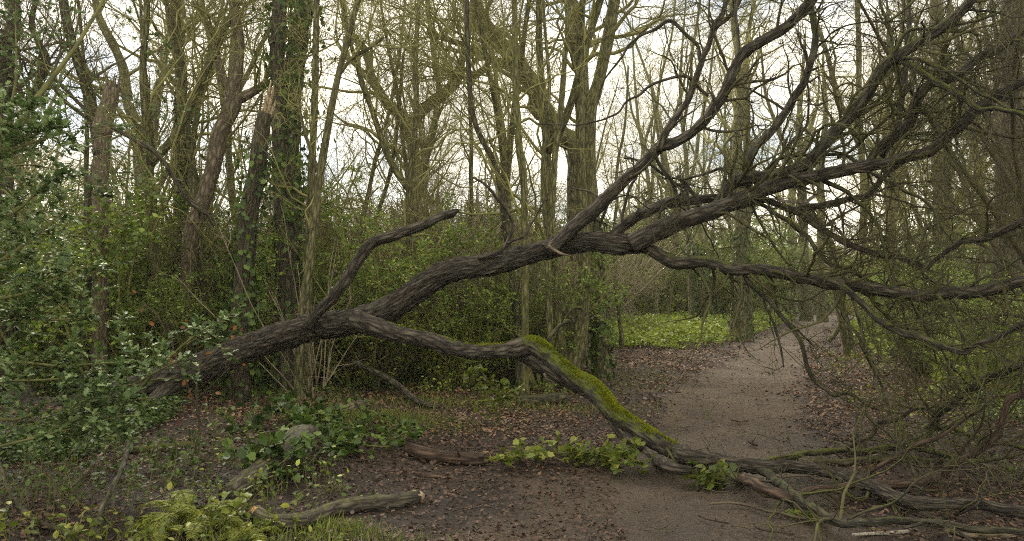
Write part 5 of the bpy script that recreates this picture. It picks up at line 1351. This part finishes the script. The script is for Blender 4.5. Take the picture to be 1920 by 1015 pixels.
TR = [make_tree(601, 15, .10, fork=1), make_tree(602, 17, .12, fork=2, wob=.07, limbs=15), make_tree(603, 13, .07, wob=.07, fork=1, limbs=13, tmat='mossy_bark'),
      make_tree(604, 18, .13, fork=2, wob=.06, limbs=18), make_tree(605, 14, .08, wob=.05, limbs=16, tmat='mossy_bark'), make_tree(606, 16, .12, wob=.09, fork=2, limbs=14, tmat='dark_bark'), make_tree(607, 16, .11, wob=.06, fork=1, limbs=18, lean=(.12, .05))]
def scatter_trees():
    spec = [(-250, 1150, 19, 27, 3, .55, .85, (0, 2, 4, 6), 'thin bare tree standing among the shrubs at mid distance'),
            (-300, 1150, 26, 40, 6, .75, 1.1, range(7), 'bare tree deep in the wood'),
            (-400, 1300, 40, 65, 11, .9, 1.3, range(7), 'bare tree far back in the wood'),
            (-400, 1450, 65, 105, 11, 1.1, 1.5, range(7), 'faint bare tree at the far edge of the wood'),
            (1150, 1500, 34, 62, 10, .8, 1.2, (0, 1, 3, 5), 'bare tree beyond the green cover left of the path'),
            (1560, 2100, 24, 38, 12, .75, 1.1, range(7), 'bare tree behind the crown of the fallen tree'),
            (1540, 2300, 40, 65, 11, .9, 1.3, range(7), 'bare tree far beyond the right bank'),
            (1300, 2300, 66, 105, 16, 1.1, 1.5, range(7), 'faint bare tree at the far edge right of the path')]
    for px0, px1, y0, y1, c, s0, s1, kinds, lb in spec:
        for i in range(c):
            px = px0 + (px1 - px0) * (i + rg.uniform(.1, .9)) / c; y = rg.uniform(y0, y1); x = (px - CX) * y / FPX
            if pathness(np.array([x]), np.array([y]))[0] > -1.6: continue
            put(int(rg.choice(list(kinds))), x, y, rg.uniform(0, 6.28), rg.uniform(s0, s1), lb, lb.replace(' tree', ' trees', 1), TR)
scatter_trees()

# ================================================================== AIR
def haze():
    m = bpy.data.materials.new('haze_air'); m.use_nodes = True; t = m.node_tree; t.nodes.clear()
    v = t.nodes.new('ShaderNodeVolumePrincipled'); v.inputs['Color'].default_value = (0.88, 0.93, 0.76, 1); v.inputs['Density'].default_value = HAZE; v.inputs['Anisotropy'].default_value = 0.3
    o = t.nodes.new('ShaderNodeOutputMaterial'); t.links.new(v.outputs[0], o.inputs['Volume'])
    x, y0, y1, z0, z1 = 240, -40, 270, -1.6, 34
    V = [(-x, y0, z0), (x, y0, z0), (x, y1, z0), (-x, y1, z0), (-x, y0, z1), (x, y0, z1), (x, y1, z1), (-x, y1, z1)]
    me = bpy.data.meshes.new('haze'); me.from_pydata(V, [], [(3, 2, 1, 0), (4, 5, 6, 7), (0, 1, 5, 4), (1, 2, 6, 5), (2, 3, 7, 6), (3, 0, 4, 7)]); me.update(); me.materials.append(m)
    tag(link('haze', me), kind='stuff')
HAZE = 0.0006
haze()
